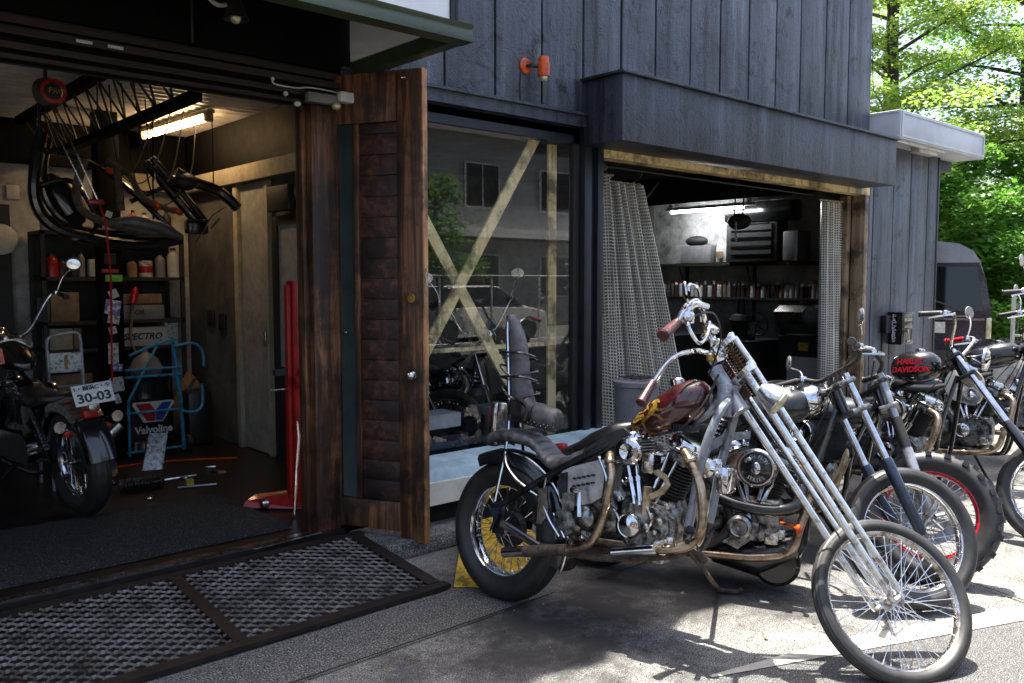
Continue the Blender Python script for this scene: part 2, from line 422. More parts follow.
MT['near_black'] = pm('near_black_fill', (.016, .015, .014), (.007, .007, .007), .9, 0, 6, .35, .6)  # near black for joints and floor, and for shade under ramp and ledge
MT['earth'] = pm('far_ground', (.28, .27, .25), (.2, .2, .18), .9, 0, 2)
MT['bark'] = pm('bark', (.09, .07, .055), (.04, .03, .025), .85, 0, 14, .35, .65, .6, 60, .01)
def m_leaf(name, a, b2):
    m, nt, b, out = nodes(name); L = nt.links
    oi = N(nt, 'ShaderNodeNewGeometry'); r = ramp(nt, oi.outputs['Random Per Island'], [(0, b2), (1, a)])
    L.new(r.outputs[0], b.inputs['Base Color']); b.inputs['Roughness'].default_value = .5
    t = N(nt, 'ShaderNodeBsdfTranslucent'); L.new(r.outputs[0], t.inputs[0])
    mx = N(nt, 'ShaderNodeMixShader'); mx.inputs[0].default_value = .45
    L.new(b.outputs[0], mx.inputs[1]); L.new(t.outputs[0], mx.inputs[2]); L.new(mx.outputs[0], out.inputs[0]); return m
MT['leaf_light'] = m_leaf('fresh_leaves', (.50, .62, .17), (.22, .36, .09))
MT['leaf_mid'] = m_leaf('green_leaves', (.26, .46, .09), (.10, .24, .05))
MT['leaf_dark'] = m_leaf('dark_leaves', (.07, .15, .03), (.025, .07, .015))
MT['flower'] = m_leaf('flower_petals', (.7, .25, .35), (.7, .55, .08))
def m_glass(name, tint=(.9, .92, .92), boost=1.0, rough=0):
    m, nt, b, out = nodes(name); L = nt.links; nt.nodes.remove(b)
    t = N(nt, 'ShaderNodeBsdfTransparent'); t.inputs[0].default_value = c4(tint)
    g = N(nt, 'ShaderNodeBsdfGlossy'); g.inputs['Roughness'].default_value = rough
    fr = N(nt, 'ShaderNodeLayerWeight'); fr.inputs[0].default_value = .5
    pw = N(nt, 'ShaderNodeMath', operation='POWER'); pw.inputs[1].default_value = 4; L.new(fr.outputs['Facing'], pw.inputs[0])
    mu = N(nt, 'ShaderNodeMapRange'); mu.inputs[3].default_value = .045*boost; mu.inputs[4].default_value = 1; L.new(pw.outputs[0], mu.inputs[0])
    mx = N(nt, 'ShaderNodeMixShader'); L.new(mu.outputs[0], mx.inputs[0]); L.new(t.outputs[0], mx.inputs[1]); L.new(g.outputs[0], mx.inputs[2])
    L.new(mx.outputs[0], out.inputs[0]); return m
MT['door_pane'] = pm('greenish_door_glass', (.10, .125, .12), (.05, .065, .062), .08, 0, 2, rvar=.03)
MT['glass'] = m_glass('window_glass', (.95, .96, .96), 1.0)
MT['doorglass'] = m_glass('door_glass', (.5, .55, .55), 2.5, .02)
def m_emit(name, col, s):
    m, nt, b, out = nodes(name)
    b.inputs['Base Color'].default_value = c4(col); b.inputs['Emission Color'].default_value = c4(col); b.inputs['Emission Strength'].default_value = s; return m
MT['tube_warm'] = m_emit('lit_tube_warm', (1, .66, .34), 12)
MT['tube_white'] = m_emit('lit_tube_white', (.92, .96, 1), 40)
def m_curtain():
    m, nt, b, out = nodes('grid_vinyl'); L = nt.links
    tc = N(nt, 'ShaderNodeTexCoord'); sep = N(nt, 'ShaderNodeSeparateXYZ'); L.new(tc.outputs['UV'], sep.inputs[0])
    ws = []
    for k in (0, 1):
        a = N(nt, 'ShaderNodeMath', operation='MULTIPLY'); a.inputs[1].default_value = 1/.027; L.new(sep.outputs[k], a.inputs[0])
        f = N(nt, 'ShaderNodeMath', operation='FRACT'); L.new(a.outputs[0], f.inputs[0])
        l = N(nt, 'ShaderNodeMath', operation='LESS_THAN'); l.inputs[1].default_value = .34; L.new(f.outputs[0], l.inputs[0]); ws.append(l.outputs[0])
    mx = N(nt, 'ShaderNodeMath', operation='MAXIMUM'); L.new(ws[0], mx.inputs[0]); L.new(ws[1], mx.inputs[1])
    v = coords(nt); d = ramp(nt, noise(nt, v, 3, 5, .6), [(.3, (.60, .56, .48)), (.6, (.88, .83, .73))])
    col = mixc(nt, mx.outputs[0], (.085, .083, .08), d.outputs[0]); L.new(col, b.inputs['Base Color']); b.inputs['Roughness'].default_value = .28
    t = N(nt, 'ShaderNodeBsdfTransparent')
    al = N(nt, 'ShaderNodeMapRange'); al.inputs[3].default_value = .62; al.inputs[4].default_value = 1; L.new(mx.outputs[0], al.inputs[0])
    ms = N(nt, 'ShaderNodeMixShader'); L.new(al.outputs[0], ms.inputs[0]); L.new(t.outputs[0], ms.inputs[1]); L.new(b.outputs[0], ms.inputs[2])
    L.new(ms.outputs[0], out.inputs[0]); return m
MT['curtain'] = m_curtain()
# ================================================================== SETTING
YF = 4.48
# ground sheet (one big sheet to the horizon) and finer sheets above it
g = MB(); g.quad((-250, -250, -.012), (250, -250, -.012), (250, 250, -.012), (-250, 250, -.012)); struct('ground', g, MT['earth'])
def poly(name, pts, z, mat):
    m = MB(); m.add([(x, y, z) for x, y in pts], [tuple(range(len(pts)))]); return struct(name, m, mat)
poly('forecourt', [(-8, 4.46), (-8, -2), (12.6, -2), (12.6, 4.46)], 0, MT['concrete'])
poly('gutter_strip', [(-8, 3.02), (3.0, 3.03), (3.0, 3.16), (2.66, 3.40), (-8, 3.40)], .004, MT['gutter'])
d = V((4.39-3.23, 1.29-1.76)).normalized()
def along(t, o): return (3.23+d.x*t+d.y*o, 1.76+d.y*t-d.x*o)
poly('road', [along(-9, 0), along(10, 0), (60, -16), (60, -6.2), (-30, -6.2), (-30, 4)], .004, MT['asphalt'])
poly('pale_kerb_strip', [along(-.45, -.02), along(.35, -.13), along(10, -.15), along(10, 0), along(-.45, 0)], .008, MT['curb'])
for a, b in (((2.9, 3.03), (6.5, 2.98)), ((3.3, 2.3), (3.0, 3.9)), ((5.2, 2.2), (5.5, 4.3))):
    pass
j = MB()
for (x0, y0, x1, y1) in ((-8, 2.995, 3.0, 3.01), (4.55, 1.0, 5.5, 4.4), (3.3, 3.0, 11, 2.93)):
    dd = V((x1-x0, y1-y0)).normalized()*.006; nx, ny = -dd.y, dd.x
    j.add([(x0+nx, y0+ny, .0125), (x1+nx, y1+ny, .0125), (x1-nx, y1-ny, .0125), (x0-nx, y0-ny, .0125)], [(0, 1, 2, 3)])
struct('paving_joints', j, MT['near_black'])
poly('side_street', [(12.6, -6.2), (60, -6.2), (60, 3.6), (12.6, 3.6)], .002, MT['asphalt'])
poly('garage_floor', [(-3, 4.44), (3.25, 4.44), (3.25, 8.5), (-3, 8.5)], .12, MT['floorwood'])
poly('workshop_floor', [(3.25, 4.44), (11.1, 4.44), (11.1, 8.9), (3.25, 8.9)], .05, MT['near_black'])
m = MB(); m.span((-3, 4.40, -.01), (2.60, 4.52, .116)); struct('garage_step', m, MT['mesh_frame'])
# rubber mat: a thing
m = MB(); m.box((0.0, 5.12, .13), (4.7, 1.06, .016), None, .004); solo('rubber_floor_mat', m, MT['mat'], 'wide dusty black rubber mat lying inside the garage doorway', 'mat')

# yellow painted kerb ramp
m = MB(); m.add([(2.66, 3.42, .008), (2.9, 3.2, .008), (3.5, 3.62, .008), (3.5, 3.98, .008), (3.14, 3.98, .008), (2.86, 3.62, .12), (3.1, 3.5, .12), (3.5, 3.8, .13), (3.5, 3.96, .13), (3.16, 3.96, .13)],
                [(0, 1, 6, 5), (1, 2, 7, 6), (0, 5, 9, 4), (5, 6, 7, 8, 9), (2, 3, 8, 7), (3, 4, 9, 8), (0, 4, 3, 2, 1)])
solo('yellow_kerb_ramp', m, MT['yellow'], 'worn yellow wedge on the ground behind the rear wheel of the red tank chopper', 'kerb ramp', ang=10)
m = MB(); m.box((2.98, 4.18, .05), (.72, .42, .1), None, .012); struct('concrete_plinth', m, MT['concrete'])

# grit and dead leaves swept against the ramp and the wall
m = MB(); rg = random.Random(77)
for i in range(1500):
    if i % 3 == 0: x, y = rg.uniform(-.5, 8), 4.38-abs(rg.gauss(0, .12))
    elif i % 3 == 1: x, y = rg.uniform(-.5, 3), 3.2+rg.gauss(0, .14)
    else: x, y = rg.uniform(.5, 7), rg.uniform(1.0, 4.3)
    if y > 3.4 and x < 2.66: continue
    s_ = rg.uniform(.002, .006); a = rg.uniform(0, 6)
    m.add([(x+s_*cos(a+k*2.09)*rg.uniform(.7, 1.3), y+s_*sin(a+k*2.09), .004) for k in range(3)]+[(x, y, .006+s_)], [(0, 1, 3), (1, 2, 3), (2, 0, 3)])
tag(obj('loose_grit', m, MT['gutter']), 'fine grit and pebbles scattered over the forecourt', 'grit', kind='stuff')
m = MB()
for i in range(60):
    x, y = (rg.uniform(2.7, 8.5), 4.34-abs(rg.gauss(0, .15))) if i % 2 else (rg.uniform(1.5, 6.5), rg.uniform(1.6, 3.2)); a = rg.uniform(0, 6); s_ = rg.uniform(.008, .016)
    m.add([(x+s_*cos(a), y+s_*sin(a), .012), (x+s_*.5*cos(a+1.5), y+s_*.5*sin(a+1.5), .02), (x-s_*cos(a), y-s_*sin(a), .013), (x+s_*.5*cos(a-1.5), y+s_*.5*sin(a-1.5), .01)], [(0, 1, 2, 3)])
tag(obj('fallen_leaves', m, MT['cardboard']), 'small dry leaves fallen on the forecourt', 'leaves', kind='stuff')
# expanded-metal ramp
rp = thing('mesh_ramp', 'brown steel ramp of diamond mesh leading up to the open garage', 'ramp', (1, 3.85, 0))
def rz(y): return .022+(y-3.44)/(4.30-3.44)*.085
m = MB(); Xs = (-.75, .42, 1.53, 2.58)
def bar(m, a, b, w, h=.012, dz=0):
    a = V(a); b = V(b); t = (b-a).normalized(); s = t.cross(V((0, 0, 1))).normalized()*w/2; u = V((0, 0, h/2))
    P = [a-s-u, a+s-u, a+s+u, a-s+u, b-s-u, b+s-u, b+s+u, b-s+u]
    m.add([p+V((0, 0, dz)) for p in P], [(0, 1, 2, 3), (4, 7, 6, 5), (0, 4, 5, 1), (1, 5, 6, 2), (2, 6, 7, 3), (3, 7, 4, 0)])
bar(m, (-.8, 3.45, rz(3.45)), (2.64, 3.45, rz(3.45)), .07, .02)
bar(m, (-.8, 4.28, rz(4.28)), (2.64, 4.28, rz(4.28)), .06, .02)
for x in Xs: bar(m, (x, 3.48, rz(3.48)), (x, 4.25, rz(4.25)), .06 if x < 2.5 else .075, .022)
for x in (-.75, .42, 1.53, 2.58): m.box((x, 4.2, .05), (.04, .04, .09))
obj('ramp_frame', m, MT['mesh_frame'], rp)
m = MB(); p = .029; Lx = .084; nr = int(.80/p)
for jr in range(nr):
    y0 = 3.475+jr*p; par = jr % 2; x = -.74; k = 0; pts = []
    while x < 2.56:
        hi = (k % 2) ^ par
        pts.append(V((x, y0+(p if hi else 0), rz(y0)+(.008 if hi else .001)))); pts.append(V((x+Lx*.16, y0+(p if hi else 0), rz(y0)+(.008 if hi else .001))))
        x += Lx/2; k += 1
    for q in pts: q += V((random.uniform(-.0015, .0015), random.uniform(-.0015, .0015), random.uniform(-.002, .0015)))
    w = .0048; vs = []
    for q in pts: vs += [q+V((0, -w*.35, -w)), q+V((0, w*.35, w*1.1)), q+V((0, w*1.1, w*.7)), q+V((0, w*.5, -w*1.2))]
    fs = []
    for i in range(len(pts)-1):
        for e in range(4): fs.append((i*4+e, i*4+(e+1) % 4, i*4+4+(e+1) % 4, i*4+4+e))
    m.add(vs, fs)
obj('expanded_mesh', m, MT['mesh_steel'], rp, ang=20)
poly('ramp_shade_sheet', [(-.9, 3.43), (2.62, 3.43), (2.62, 4.40), (-.9, 4.40)], .006, MT['near_black'])  # near-black sheet stands in for the shaded concrete beneath the mesh
m = MB(); m.tube([(2.0, 4.36, .123), (2.44, 4.40, .123)], .012, 6, flat=.4); m.box((1.2, 4.44, .122), (2.6, .05, .008)); obj('worn_lip', m, MT['worn_chrome'], rp)

# ------------------------------------------------------------------ workshop building
B = thing('workshop_building', 'two storey workshop clad in vertical blue grey boards with open garage bays', 'building', (4, YF, 0))
seams = [-2.6, -1.7, -.8, .0, .85, 1.7, 2.13, 2.55, 2.97, 3.4, 3.83, 4.27, 4.69, 5.12, 5.54, 6.0, 6.43, 6.88, 7.33, 7.78, 8.27, 8.75, 9.27]
def boards(seams, z0, z1, y, gap=.017):
    m = MB(); rnd = random.Random(3)
    for a, b in zip(seams[:-1], seams[1:]):
        m.box(((a+b)/2, y+rnd.uniform(-.001, .001), (z0+z1)/2), (b-a-gap*rnd.uniform(.9, 1.7), .024, z1-z0), None, .003)
        for zn in (z0+.07, z0+.75, z0+1.5, z0+2.3):
            for xn in (a+.05, b-.05): m.blob((xn+rnd.uniform(-.01, .01), y-.0125, zn+rnd.uniform(-.02, .02)), (.005, .003, .005), 6, 4)
    return m
obj('cladding', boards(seams, 2.84, 7.0, YF-.03), MT['clad'], B)
m = MB(); m.span((-3, YF, 2.62), (9.27, YF+.16, 7.0)); m.span((9.25, YF+.02, 2.62), (9.27+.001, 9, 7.0)); m.span((-3, 8.9, 2.62), (9.2, 9.05, 7.0)); m.span((-3.15, YF+.1, 0), (-3, 9.05, 7))
obj('upper_wall', m, MT['frame_metal'], B)
m = MB(); m.span((2.62, YF-.075, 2.735), (4.92, YF-.01, 2.835)); m.span((2.62, YF-.10, 2.815), (4.72, YF-.076, 2.835)); obj('window_head_trim', m, MT['fascia'], B)
obj('side_cladding', boards([9.30, 9.41, 9.91, 10.36, 10.84, 11.14], .06, 3.26, YF-.03), MT['clad'], B)
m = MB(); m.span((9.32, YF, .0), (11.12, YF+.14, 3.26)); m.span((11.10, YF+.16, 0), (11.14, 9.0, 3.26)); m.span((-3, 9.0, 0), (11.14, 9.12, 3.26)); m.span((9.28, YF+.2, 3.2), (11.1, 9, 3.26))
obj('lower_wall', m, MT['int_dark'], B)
m = MB(); m.box((11.155, YF-.02, 1.65), (.045, .06, 3.2), None, .004); obj('corner_trim', m, MT['frame_metal'], B)
# roof with scalloped sheet eave
m = MB(); vs = []; n = 180; y0, y1 = 3.77, 9.3
for i in range(n+1):
    x = -3.4+i*(12.9/n); z = 7.06+.03*sin(i*1.25); vs += [(x, y0+.04*sin(i*.9), z), (x, y1, z+.6)]
m.add(vs, [(2*i, 2*i+2, 2*i+3, 2*i+1) for i in range(n)]); obj('roof', m, MT['corr'], B)
m = MB(); m.span((-3.2, 3.84, 6.93), (9.3, 4.6, 7.0)); obj('eave_soffit', m, MT['beam'], B)
# lower roof over the right bay
# fascia box
m = MB(); m.span((4.69, 4.05, 2.60), (9.08, 4.43, 3.07), .006); m.span((4.66, 4.02, 3.072), (9.11, 4.44, 3.092), .004)
obj('bay_fascia', m, MT['fascia'], B)
m = MB(); m.span((4.9, YF-.05, 2.54), (9.3, YF+.07, 2.64)); obj('bay_header', m, MT['ply'], B)
m = MB(); m.span((9.20, YF-.05, .02), (9.29, YF+.1, 2.54), .006); m.span((9.12, YF+.11, .02), (9.2, YF+.2, 2.54), .006); obj('bay_jamb', m, MT['jamb'], B)
# mullion posts
m = MB(); m.span((4.70, YF-.06, .04), (4.775, YF+.06, 2.73), .004); m.span((4.778, YF-.035, .04), (4.83, YF+.05, 2.73), .003); m.span((4.833, YF-.07, .04), (4.90, YF+.06, 2.73), .004)
obj('mullion', m, MT['frame_metal'], B)
m = MB(); m.span((4.64, YF+.0, .42), (4.70, YF+.05, 2.73)); m.span((3.2, YF+.0, .36), (4.64, YF+.05, .42)); m.span((3.2, YF-.005, .30), (4.7, YF+.06, .355)); m.span((3.2, YF, 2.68), (4.64, YF+.05, 2.73))
wf = obj('window', m, MT['matblack'], B)
m = MB(); m.span((3.2, YF+.02, .42), (4.65, YF+.028, 2.68)); obj('pane', m, MT['glass'], wf)
m = MB()
def xb(m, a, b, w, y, t=.02):
    a = V((a[0], y, a[1])); b = V((b[0], y, b[1])); q = (b-a).normalized(); s = V((-q.z, 0, q.x))*w/2; u = V((0, t/2, 0))
    P = [a-s-u, a+s-u, a+s+u, a-s+u, b-s-u, b+s-u, b+s+u, b-s+u]
    m.add(P, [(0, 1, 2, 3), (4, 7, 6, 5), (0, 4, 5, 1), (1, 5, 6, 2), (2, 6, 7, 3), (3, 7, 4, 0)])
xb(m, (3.26, 1.02), (4.39, 2.72), .085, YF+.10); xb(m, (3.24, 2.16), (4.10, .86), .085, YF+.125)
xb(m, (4.56, .42), (4.56, 2.70), .085, YF+.152); xb(m, (3.26, 1.12), (4.5, 1.12), .03, YF+.178, .02)
obj('timber_brace', m, MT['ply'], B)
# under-window ledge
m = MB(); m.span((3.24, YF-.02, .05), (4.72, YF+.05, .30)); obj('apron', m, MT['beam'], B)
LD = thing('painted_ledge', 'pale blue and cream curved ledge below the shop window', 'ledge', (4, 4.3, .2))
pr = [(0, .18), (0, .33), (.015, .365), (.04, .38), (.30, .40), (.30, .18)]
m = MB(); m.loft([[(x, 4.14+a, b+.06) for a, b in pr] for x in (2.95, 3.6, 4.3, 4.9, 5.02)]); obj('ledge_top', m, MT['cyan'], LD)
m = MB(); poly_c = [(2.93, .235), (3.42, .235), (3.5, .245), (3.55, .27), (3.56, .31), (3.53, .345), (3.46, .365), (2.93, .375)]
m.side(poly_c, 4.10, 4.137); obj('cream_end', m, MT['cream'], LD, ang=40)
m = MB(); m.span((2.98, 4.2, .01), (4.9, 4.42, .245)); obj('ledge_shade_block', m, MT['near_black'], LD)  # near-black block painted in for the shaded recess below the ledge

# garage header, tracks, black fascia above
m = MB(); m.span((-3, YF-.03, 2.605), (2.66, YF+.05, 2.80)); m.span((-3, YF+.051, 2.68), (2.66, YF+.16, 2.80)); obj('garage_header', m, MT['beam'], B)
m = MB(); m.span((-3, YF-.075, 2.755), (2.72, YF-.035, 2.79)); m.span((-3, YF-.10, 2.70), (2.72, YF-.035, 2.735)); m.span((-3, YF-.08, 2.64), (2.72, YF-.035, 2.67)); m.span((-3, YF-.06, 2.60), (2.66, YF-.035, 2.62)); obj('door_tracks', m, MT['rail_rust'], B)
m = MB(); m.span((-3, YF-.06, 2.81), (2.71, YF-.045, 3.9)); obj('black_fascia', m, MT['beam'], B)
m = MB()
for x in (-1.2, .4, 1.75): m.span((x, YF-.075, 2.82), (x+.012, YF-.058, 3.9))
m.span((-3, YF-.078, 3.2), (2.7, YF-.058, 3.22)); obj('fascia_ribs', m, MT['matblack'], B)
for x in (1.23, 1.37):
    m = MB(); m.box((x, YF-.104, 2.717), (.07, .006, .014)); obj('track_label', m, MT['paper'], B)
# post and folding door
m = MB(); m.span((2.43, YF-.06, .08), (2.585, YF+.10, 2.60), .006); m.span((2.40, YF+.0, .1), (2.428, YF+.08, 2.60), .003); obj('door_post', m, MT['door_wood'], B)
hx, hy = 2.60, 4.44; ex, ey = 2.86, 3.93
dx, dy = ex-hx, ey-hy; DL = sqrt(dx*dx+dy*dy)
DT = basis((hx, hy, 0), (dx/DL, dy/DL, 0), (-dy/DL, dx/DL, 0), (0, 0, 1))
dm = MB(DT); t = .028
dm.span((.415, -t, .085), (DL, t, 2.78), .005); dm.span((0, -t, .14), (.414, t, .31), .004); dm.span((.0, -t, 2.5), (.414, t, 2.78), .004); dm.span((.13, -t, .312), (.165, t, 2.498), .003); dm.span((0, -t*.8, .312), (.022, t*.8, 2.498))
dr = obj('door', dm, MT['door_wood'], B)
m = MB(DT); m.span((.022, -.004, .312), (.13, .004, 2.498)); obj('pane', m, MT['door_pane'], dr)
m = MB(DT); z = .314; rnd = random.Random(5)
while z < 2.49:
    h = min(.118, 2.497-z); m.span((.166, -.016+rnd.uniform(-.0008, .0008), z), (.414, .014, z+h-.0025), .0012); z += .118
obj('plank_panel', m, MT['plank_dark'], dr)
m = MB(DT); m.span((DL+.001, -t*.98, .085), (DL+.010, t*.98, 2.78), .001); obj('edge_strip', m, MT['door_edge'], dr)
m = MB(DT)
m.lathe([(0, 0), (.022, .001), (.022, .005), (.009, .008), (.009, .03), (.02, .036), (.024, .046), (.018, .056), (0, .058)], tr(.51, -t, 1.06) @ rotm('X', 90), 18); obj('knob', m, MT['chrome'], dr)
m = MB(DT); m.lathe([(.024, 0), (.028, .004), (.02, .006)], tr(.5, -t, 1.50) @ rotm('X', 90), 16); obj('keyhole_ring', m, MT['brass'], dr)
m = MB(DT); m.box((DL+.012, 0, 1.62), (.004, .03, .10)); m.box((DL+.012, 0, .98), (.004, .028, .05)); obj('latch_plate', m, MT['worn_chrome'], dr)
m = MB(DT); m.box((.065, -.03, 1.30), (.03, .014, .018), None, .003); m.tube([(.05, -.035, 1.30), (.08, -.04, 1.305)], .005, 6); m.box((.46, -t-.003, 2.735), (.04, .006, .012), None, .002); obj('catch', m, MT['chrome'], dr)
m = MB(DT); m.box((.30, .02, .06), (.05, .03, .05)); obj('floor_bolt', m, MT['worn_chrome'], dr)

# awning above the garage
A = thing('sign_awning', 'white box awning with a green gutter edge over the garage doorway', 'awning', (1, 3.9, 2.8))
prof = [(3.37, 2.79), (3.37, 2.82), (3.385, 2.855), (3.37, 2.875), (3.47, 2.875), (3.47, 2.79)]
m = MB(); m.loft([[(x, y, z) for y, z in prof] for x in (-3, 0, 2.765)]); m.span((2.69, 3.471, 2.792), (2.76, YF-.06, 2.872)); obj('gutter', m, MT['green_edge'], A)
m = MB(); m.span((-3, 3.43, 2.877), (2.66, 3.45, 3.8)); m.span((2.68, 3.48, 2.875), (2.70, YF-.08, 3.8)); obj('panel', m, MT['sign_white'], A)
m = MB(); m.span((2.662, 3.42, 2.877), (2.69, 3.46, 3.8)); m.span((2.705, 3.435, 2.877), (2.72, 3.45, 3.8)); obj('corner_post', m, MT['frame_metal'], A)
m = MB(); m.span((-3, 3.43, 3.8), (2.72, YF-.06, 3.84)); obj('awning_top', m, MT['beam'], A)

# white canopy on the right
Cn = thing('metal_canopy', 'white sheet metal box canopy jutting out at the right corner of the workshop', 'canopy', (10.4, 4.3, 3.1))
m = MB(); m.span((9.31, 4.12, 3.13), (11.72, 4.9, 3.44), .008)
for a, b in (((9.33, 4.108, 3.15), (11.70, 4.122, 3.175)), ((9.33, 4.108, 3.40), (11.70, 4.122, 3.425)), ((9.33, 4.108, 3.176), (9.36, 4.122, 3.399)), ((11.67, 4.108, 3.176), (11.70, 4.122, 3.399)), ((9.298, 4.14, 3.15), (9.312, 4.44, 3.17)), ((9.298, 4.14, 3.41), (9.312, 4.44, 3.43))): m.span(a, b)
obj('canopy_box', m, MT['canopy'], Cn)
m = MB(); m.span((9.35, 4.16, 3.10), (10.6, 4.20, 3.128)); m.span((10.0, 4.2, 3.06), (10.5, 4.3, 3.128), .004); obj('shutter_housing', m, MT['cream'], Cn)
m = MB(); m.span((11.15, 4.5, 3.0), (11.7, 4.9, 3.128)); obj('bracket', m, MT['matblack'], Cn)
m = MB(); m.tube([(9.32, 4.42, 3.44), (9.33, 4.40, 3.5), (9.36, 4.41, 3.62), (9.3, 4.43, 3.75), (9.28, 4.44, 4.3)], .004, 5, sp=4); obj('cable', m, MT['matblack'], Cn)

# lamps and devices
L1 = thing('wall_lamp', 'small orange wall lamp with a clear bulb on the blue grey cladding', 'lamp', (4.12, YF-.04, 3.07))
m = MB(); m.lathe([(0, 0), (.055, 0), (.055, .012), (.045, .02), (0, .022)], tr(4.10, YF-.043, 3.09) @ rotm('X', 90), 24); obj('base', m, MT['orange'], L1)
m = MB(); m.tube([(4.10, YF-.06, 3.09), (4.13, YF-.1, 3.085), (4.18, YF-.11, 3.085)], .012, 8, sp=4); m.lathe([(.016, -.01), (.02, .01)], tr(4.12, YF-.09, 3.088), 10); obj('arm', m, MT['matblack'], L1)
m = MB(); m.lathe([(0, .075), (.035, .073), (.038, .065), (.038, .03), (.043, .025), (.043, -.06), (.03, -.06), (.03, .02)], tr(4.20, YF-.13, 3.08), 24); obj('lamp_shade', m, MT['orange'], L1)
m = MB(); m.blob((4.20, YF-.13, 3.012), (.03, .03, .028)); obj('bulb', m, MT['lens'], L1)
m = MB(); m.tube([(4.06, YF-.05, 3.05), (4.05, YF-.05, 2.95), (4.055, YF-.05, 2.84)], .005, 6); obj('cord', m, MT['matblack'], L1)

L2 = thing('gooseneck_lamp', 'black bell shaped lamp on a cream curved arm above the garage opening', 'lamp', (1.85, 4.3, 2.95))
m = MB(); m.tube([(1.72, YF-.07, 3.08), (1.72, 4.25, 3.06), (1.735, 4.17, 2.99), (1.77, 4.13, 2.945), (1.82, 4.14, 2.955)], .011, 8, sp=6); obj('arm', m, MT['cream'], L2)
m = MB(); m.lathe([(.012, .10), (.03, .09), (.045, .05), (.065, 0), (.062, 0), (.04, .05), (0, .085)], tr(1.87, 4.14, 2.895), 24); obj('lamp_shade', m, MT['matblack'], L2)
m = MB(); m.blob((1.87, 4.14, 2.905), (.028, .028, .032)); obj('bulb', m, MT['lens'], L2)

SL = thing('sensor_light', 'grey and white motion sensor light clamped to the top of the door post', 'lamp', (2.5, 4.38, 2.6))
m = MB(); m.box((2.47, 4.36, 2.625), (.20, .05, .055), None, .008); obj('housing', m, MT['greylight'], SL)
m = MB(); m.box((2.61, 4.33, 2.645), (.11, .06, .06), None, .01); obj('head', m, MT['white'], SL)
m = MB(); m.blob((2.53, 4.31, 2.585), (.027, .027, .022)); obj('sensor', m, MT['lens'], SL)
m = MB(); m.tube([(2.17, 4.36, 2.69), (2.18, 4.36, 2.665), (2.3, 4.35, 2.66), (2.4, 4.35, 2.675), (2.56, 4.35, 2.672)], .004, 6, sp=4); m.blob((2.17, 4.36, 2.69), (.01, .01, .012)); m.blob((2.24, 4.35, 2.62), (.014, .014, .014)); m.blob((2.31, 4.35, 2.575), (.02, .02, .016)); obj('wire', m, MT['white'], SL)

# letter box
LB = thing('letter_box', 'black wall letter box with white upright lettering on the cladding', 'letter box', (9.96, 4.4, .86))
m = MB(); m.span((9.86, 4.27, .86), (10.16, YF-.045, 1.22), .006); m.span((9.84, 4.26, 1.222), (10.18, YF-.045, 1.236), .003); obj('box', m, MT['blackpaint'], LB)
m = MB(); m.span((9.90, 4.262, 1.13), (10.11, 4.268, 1.165)); m.span((9.90, 4.262, 1.055), (10.13, 4.268, 1.07)); m.span((9.98, 4.262, .885), (10.08, 4.268, .91)); obj('plate', m, MT['worn_chrome'], LB)
m = MB()
for a, b in (((9.895, 4.263, 1.035), (10.13, 4.269, 1.041)), ((9.895, 4.263, .88), (9.901, 4.269, 1.034)), ((10.124, 4.263, .88), (10.13, 4.269, 1.034))): m.span(a, b)
m.blob((10.01, 4.264, 1.01), (.012, .004, .02)); obj('trim', m, MT['chrome'], LB)
for i, ch in enumerate('PACKERS'):
    mb = text(None, ch, .062, basis((9.857, 4.365, 1.185-i*.046), (0, -1, 0), (0, 0, 1), (-1, 0, 0)), None, ext=.002, sx=1.3, offset=.002)
    if i == 0: lt = mb
    else: lt.add(mb.v, mb.f)
obj('lettering', lt, MT['white'], LB)
m = MB(); m.span((9.66, 4.36, 1.0), (9.78, YF-.045, 1.2), .006); m.span((9.7, 4.42, .7), (9.715, YF-.045, 1.0)); solo('junction_box', m, MT['frame_metal'], 'small dark junction box beside the letter box', 'box')

# ------------------------------------------------------------------ interiors
def slab(name, a, b, mat): m = MB(); m.span(a, b); return struct(name, m, mat)
slab('garage_back_wall', (-3, 8.4, .1), (3.25, 8.5, 3.3), MT['int_wall'])
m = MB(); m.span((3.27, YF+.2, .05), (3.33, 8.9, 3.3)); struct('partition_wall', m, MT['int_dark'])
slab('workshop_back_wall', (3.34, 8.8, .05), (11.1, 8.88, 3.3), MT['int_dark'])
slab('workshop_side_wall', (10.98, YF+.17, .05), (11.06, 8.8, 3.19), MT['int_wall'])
m = MB(); n = 40
ring = []
for i in range(121):
    y = 4.6+i*.032; ring.append((y, 2.98+(.028 if (i//2) % 2 else 0)))
m.add([(x, y, z) for y, z in ring for x in (-3, 3.27)], [(2*i, 2*i+1, 2*i+3, 2*i+2) for i in range(120)]); struct('garage_ceiling', m, MT['corr'])
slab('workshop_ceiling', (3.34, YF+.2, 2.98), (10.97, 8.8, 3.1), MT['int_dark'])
m = MB(); m.span((3.20, 4.7, 2.585), (3.262, 8.38, 2.975)); m.span((-3, 8.26, 2.605), (3.19, 8.39, 2.975)); struct('soffit_beams', m, MT['beam'])
m = MB(); m.span((3.17, 5.0, 2.44), (3.265, 8.38, 2.58), .004); m.span((2.6, 8.28, 2.44), (3.16, 8.39, 2.60), .004); m.span((3.2, 7.16, .12), (3.262, 7.24, 2.44), .004); m.span((3.22, 6.62, .12), (3.262, 6.66, 2.43)); struct('wall_trim', m, MT['cream_beam'])
m = MB(); m.span((3.235, 6.665, .13), (3.262, 7.155, 2.43)); struct('wall_panel', m, MT['pale_panel'])
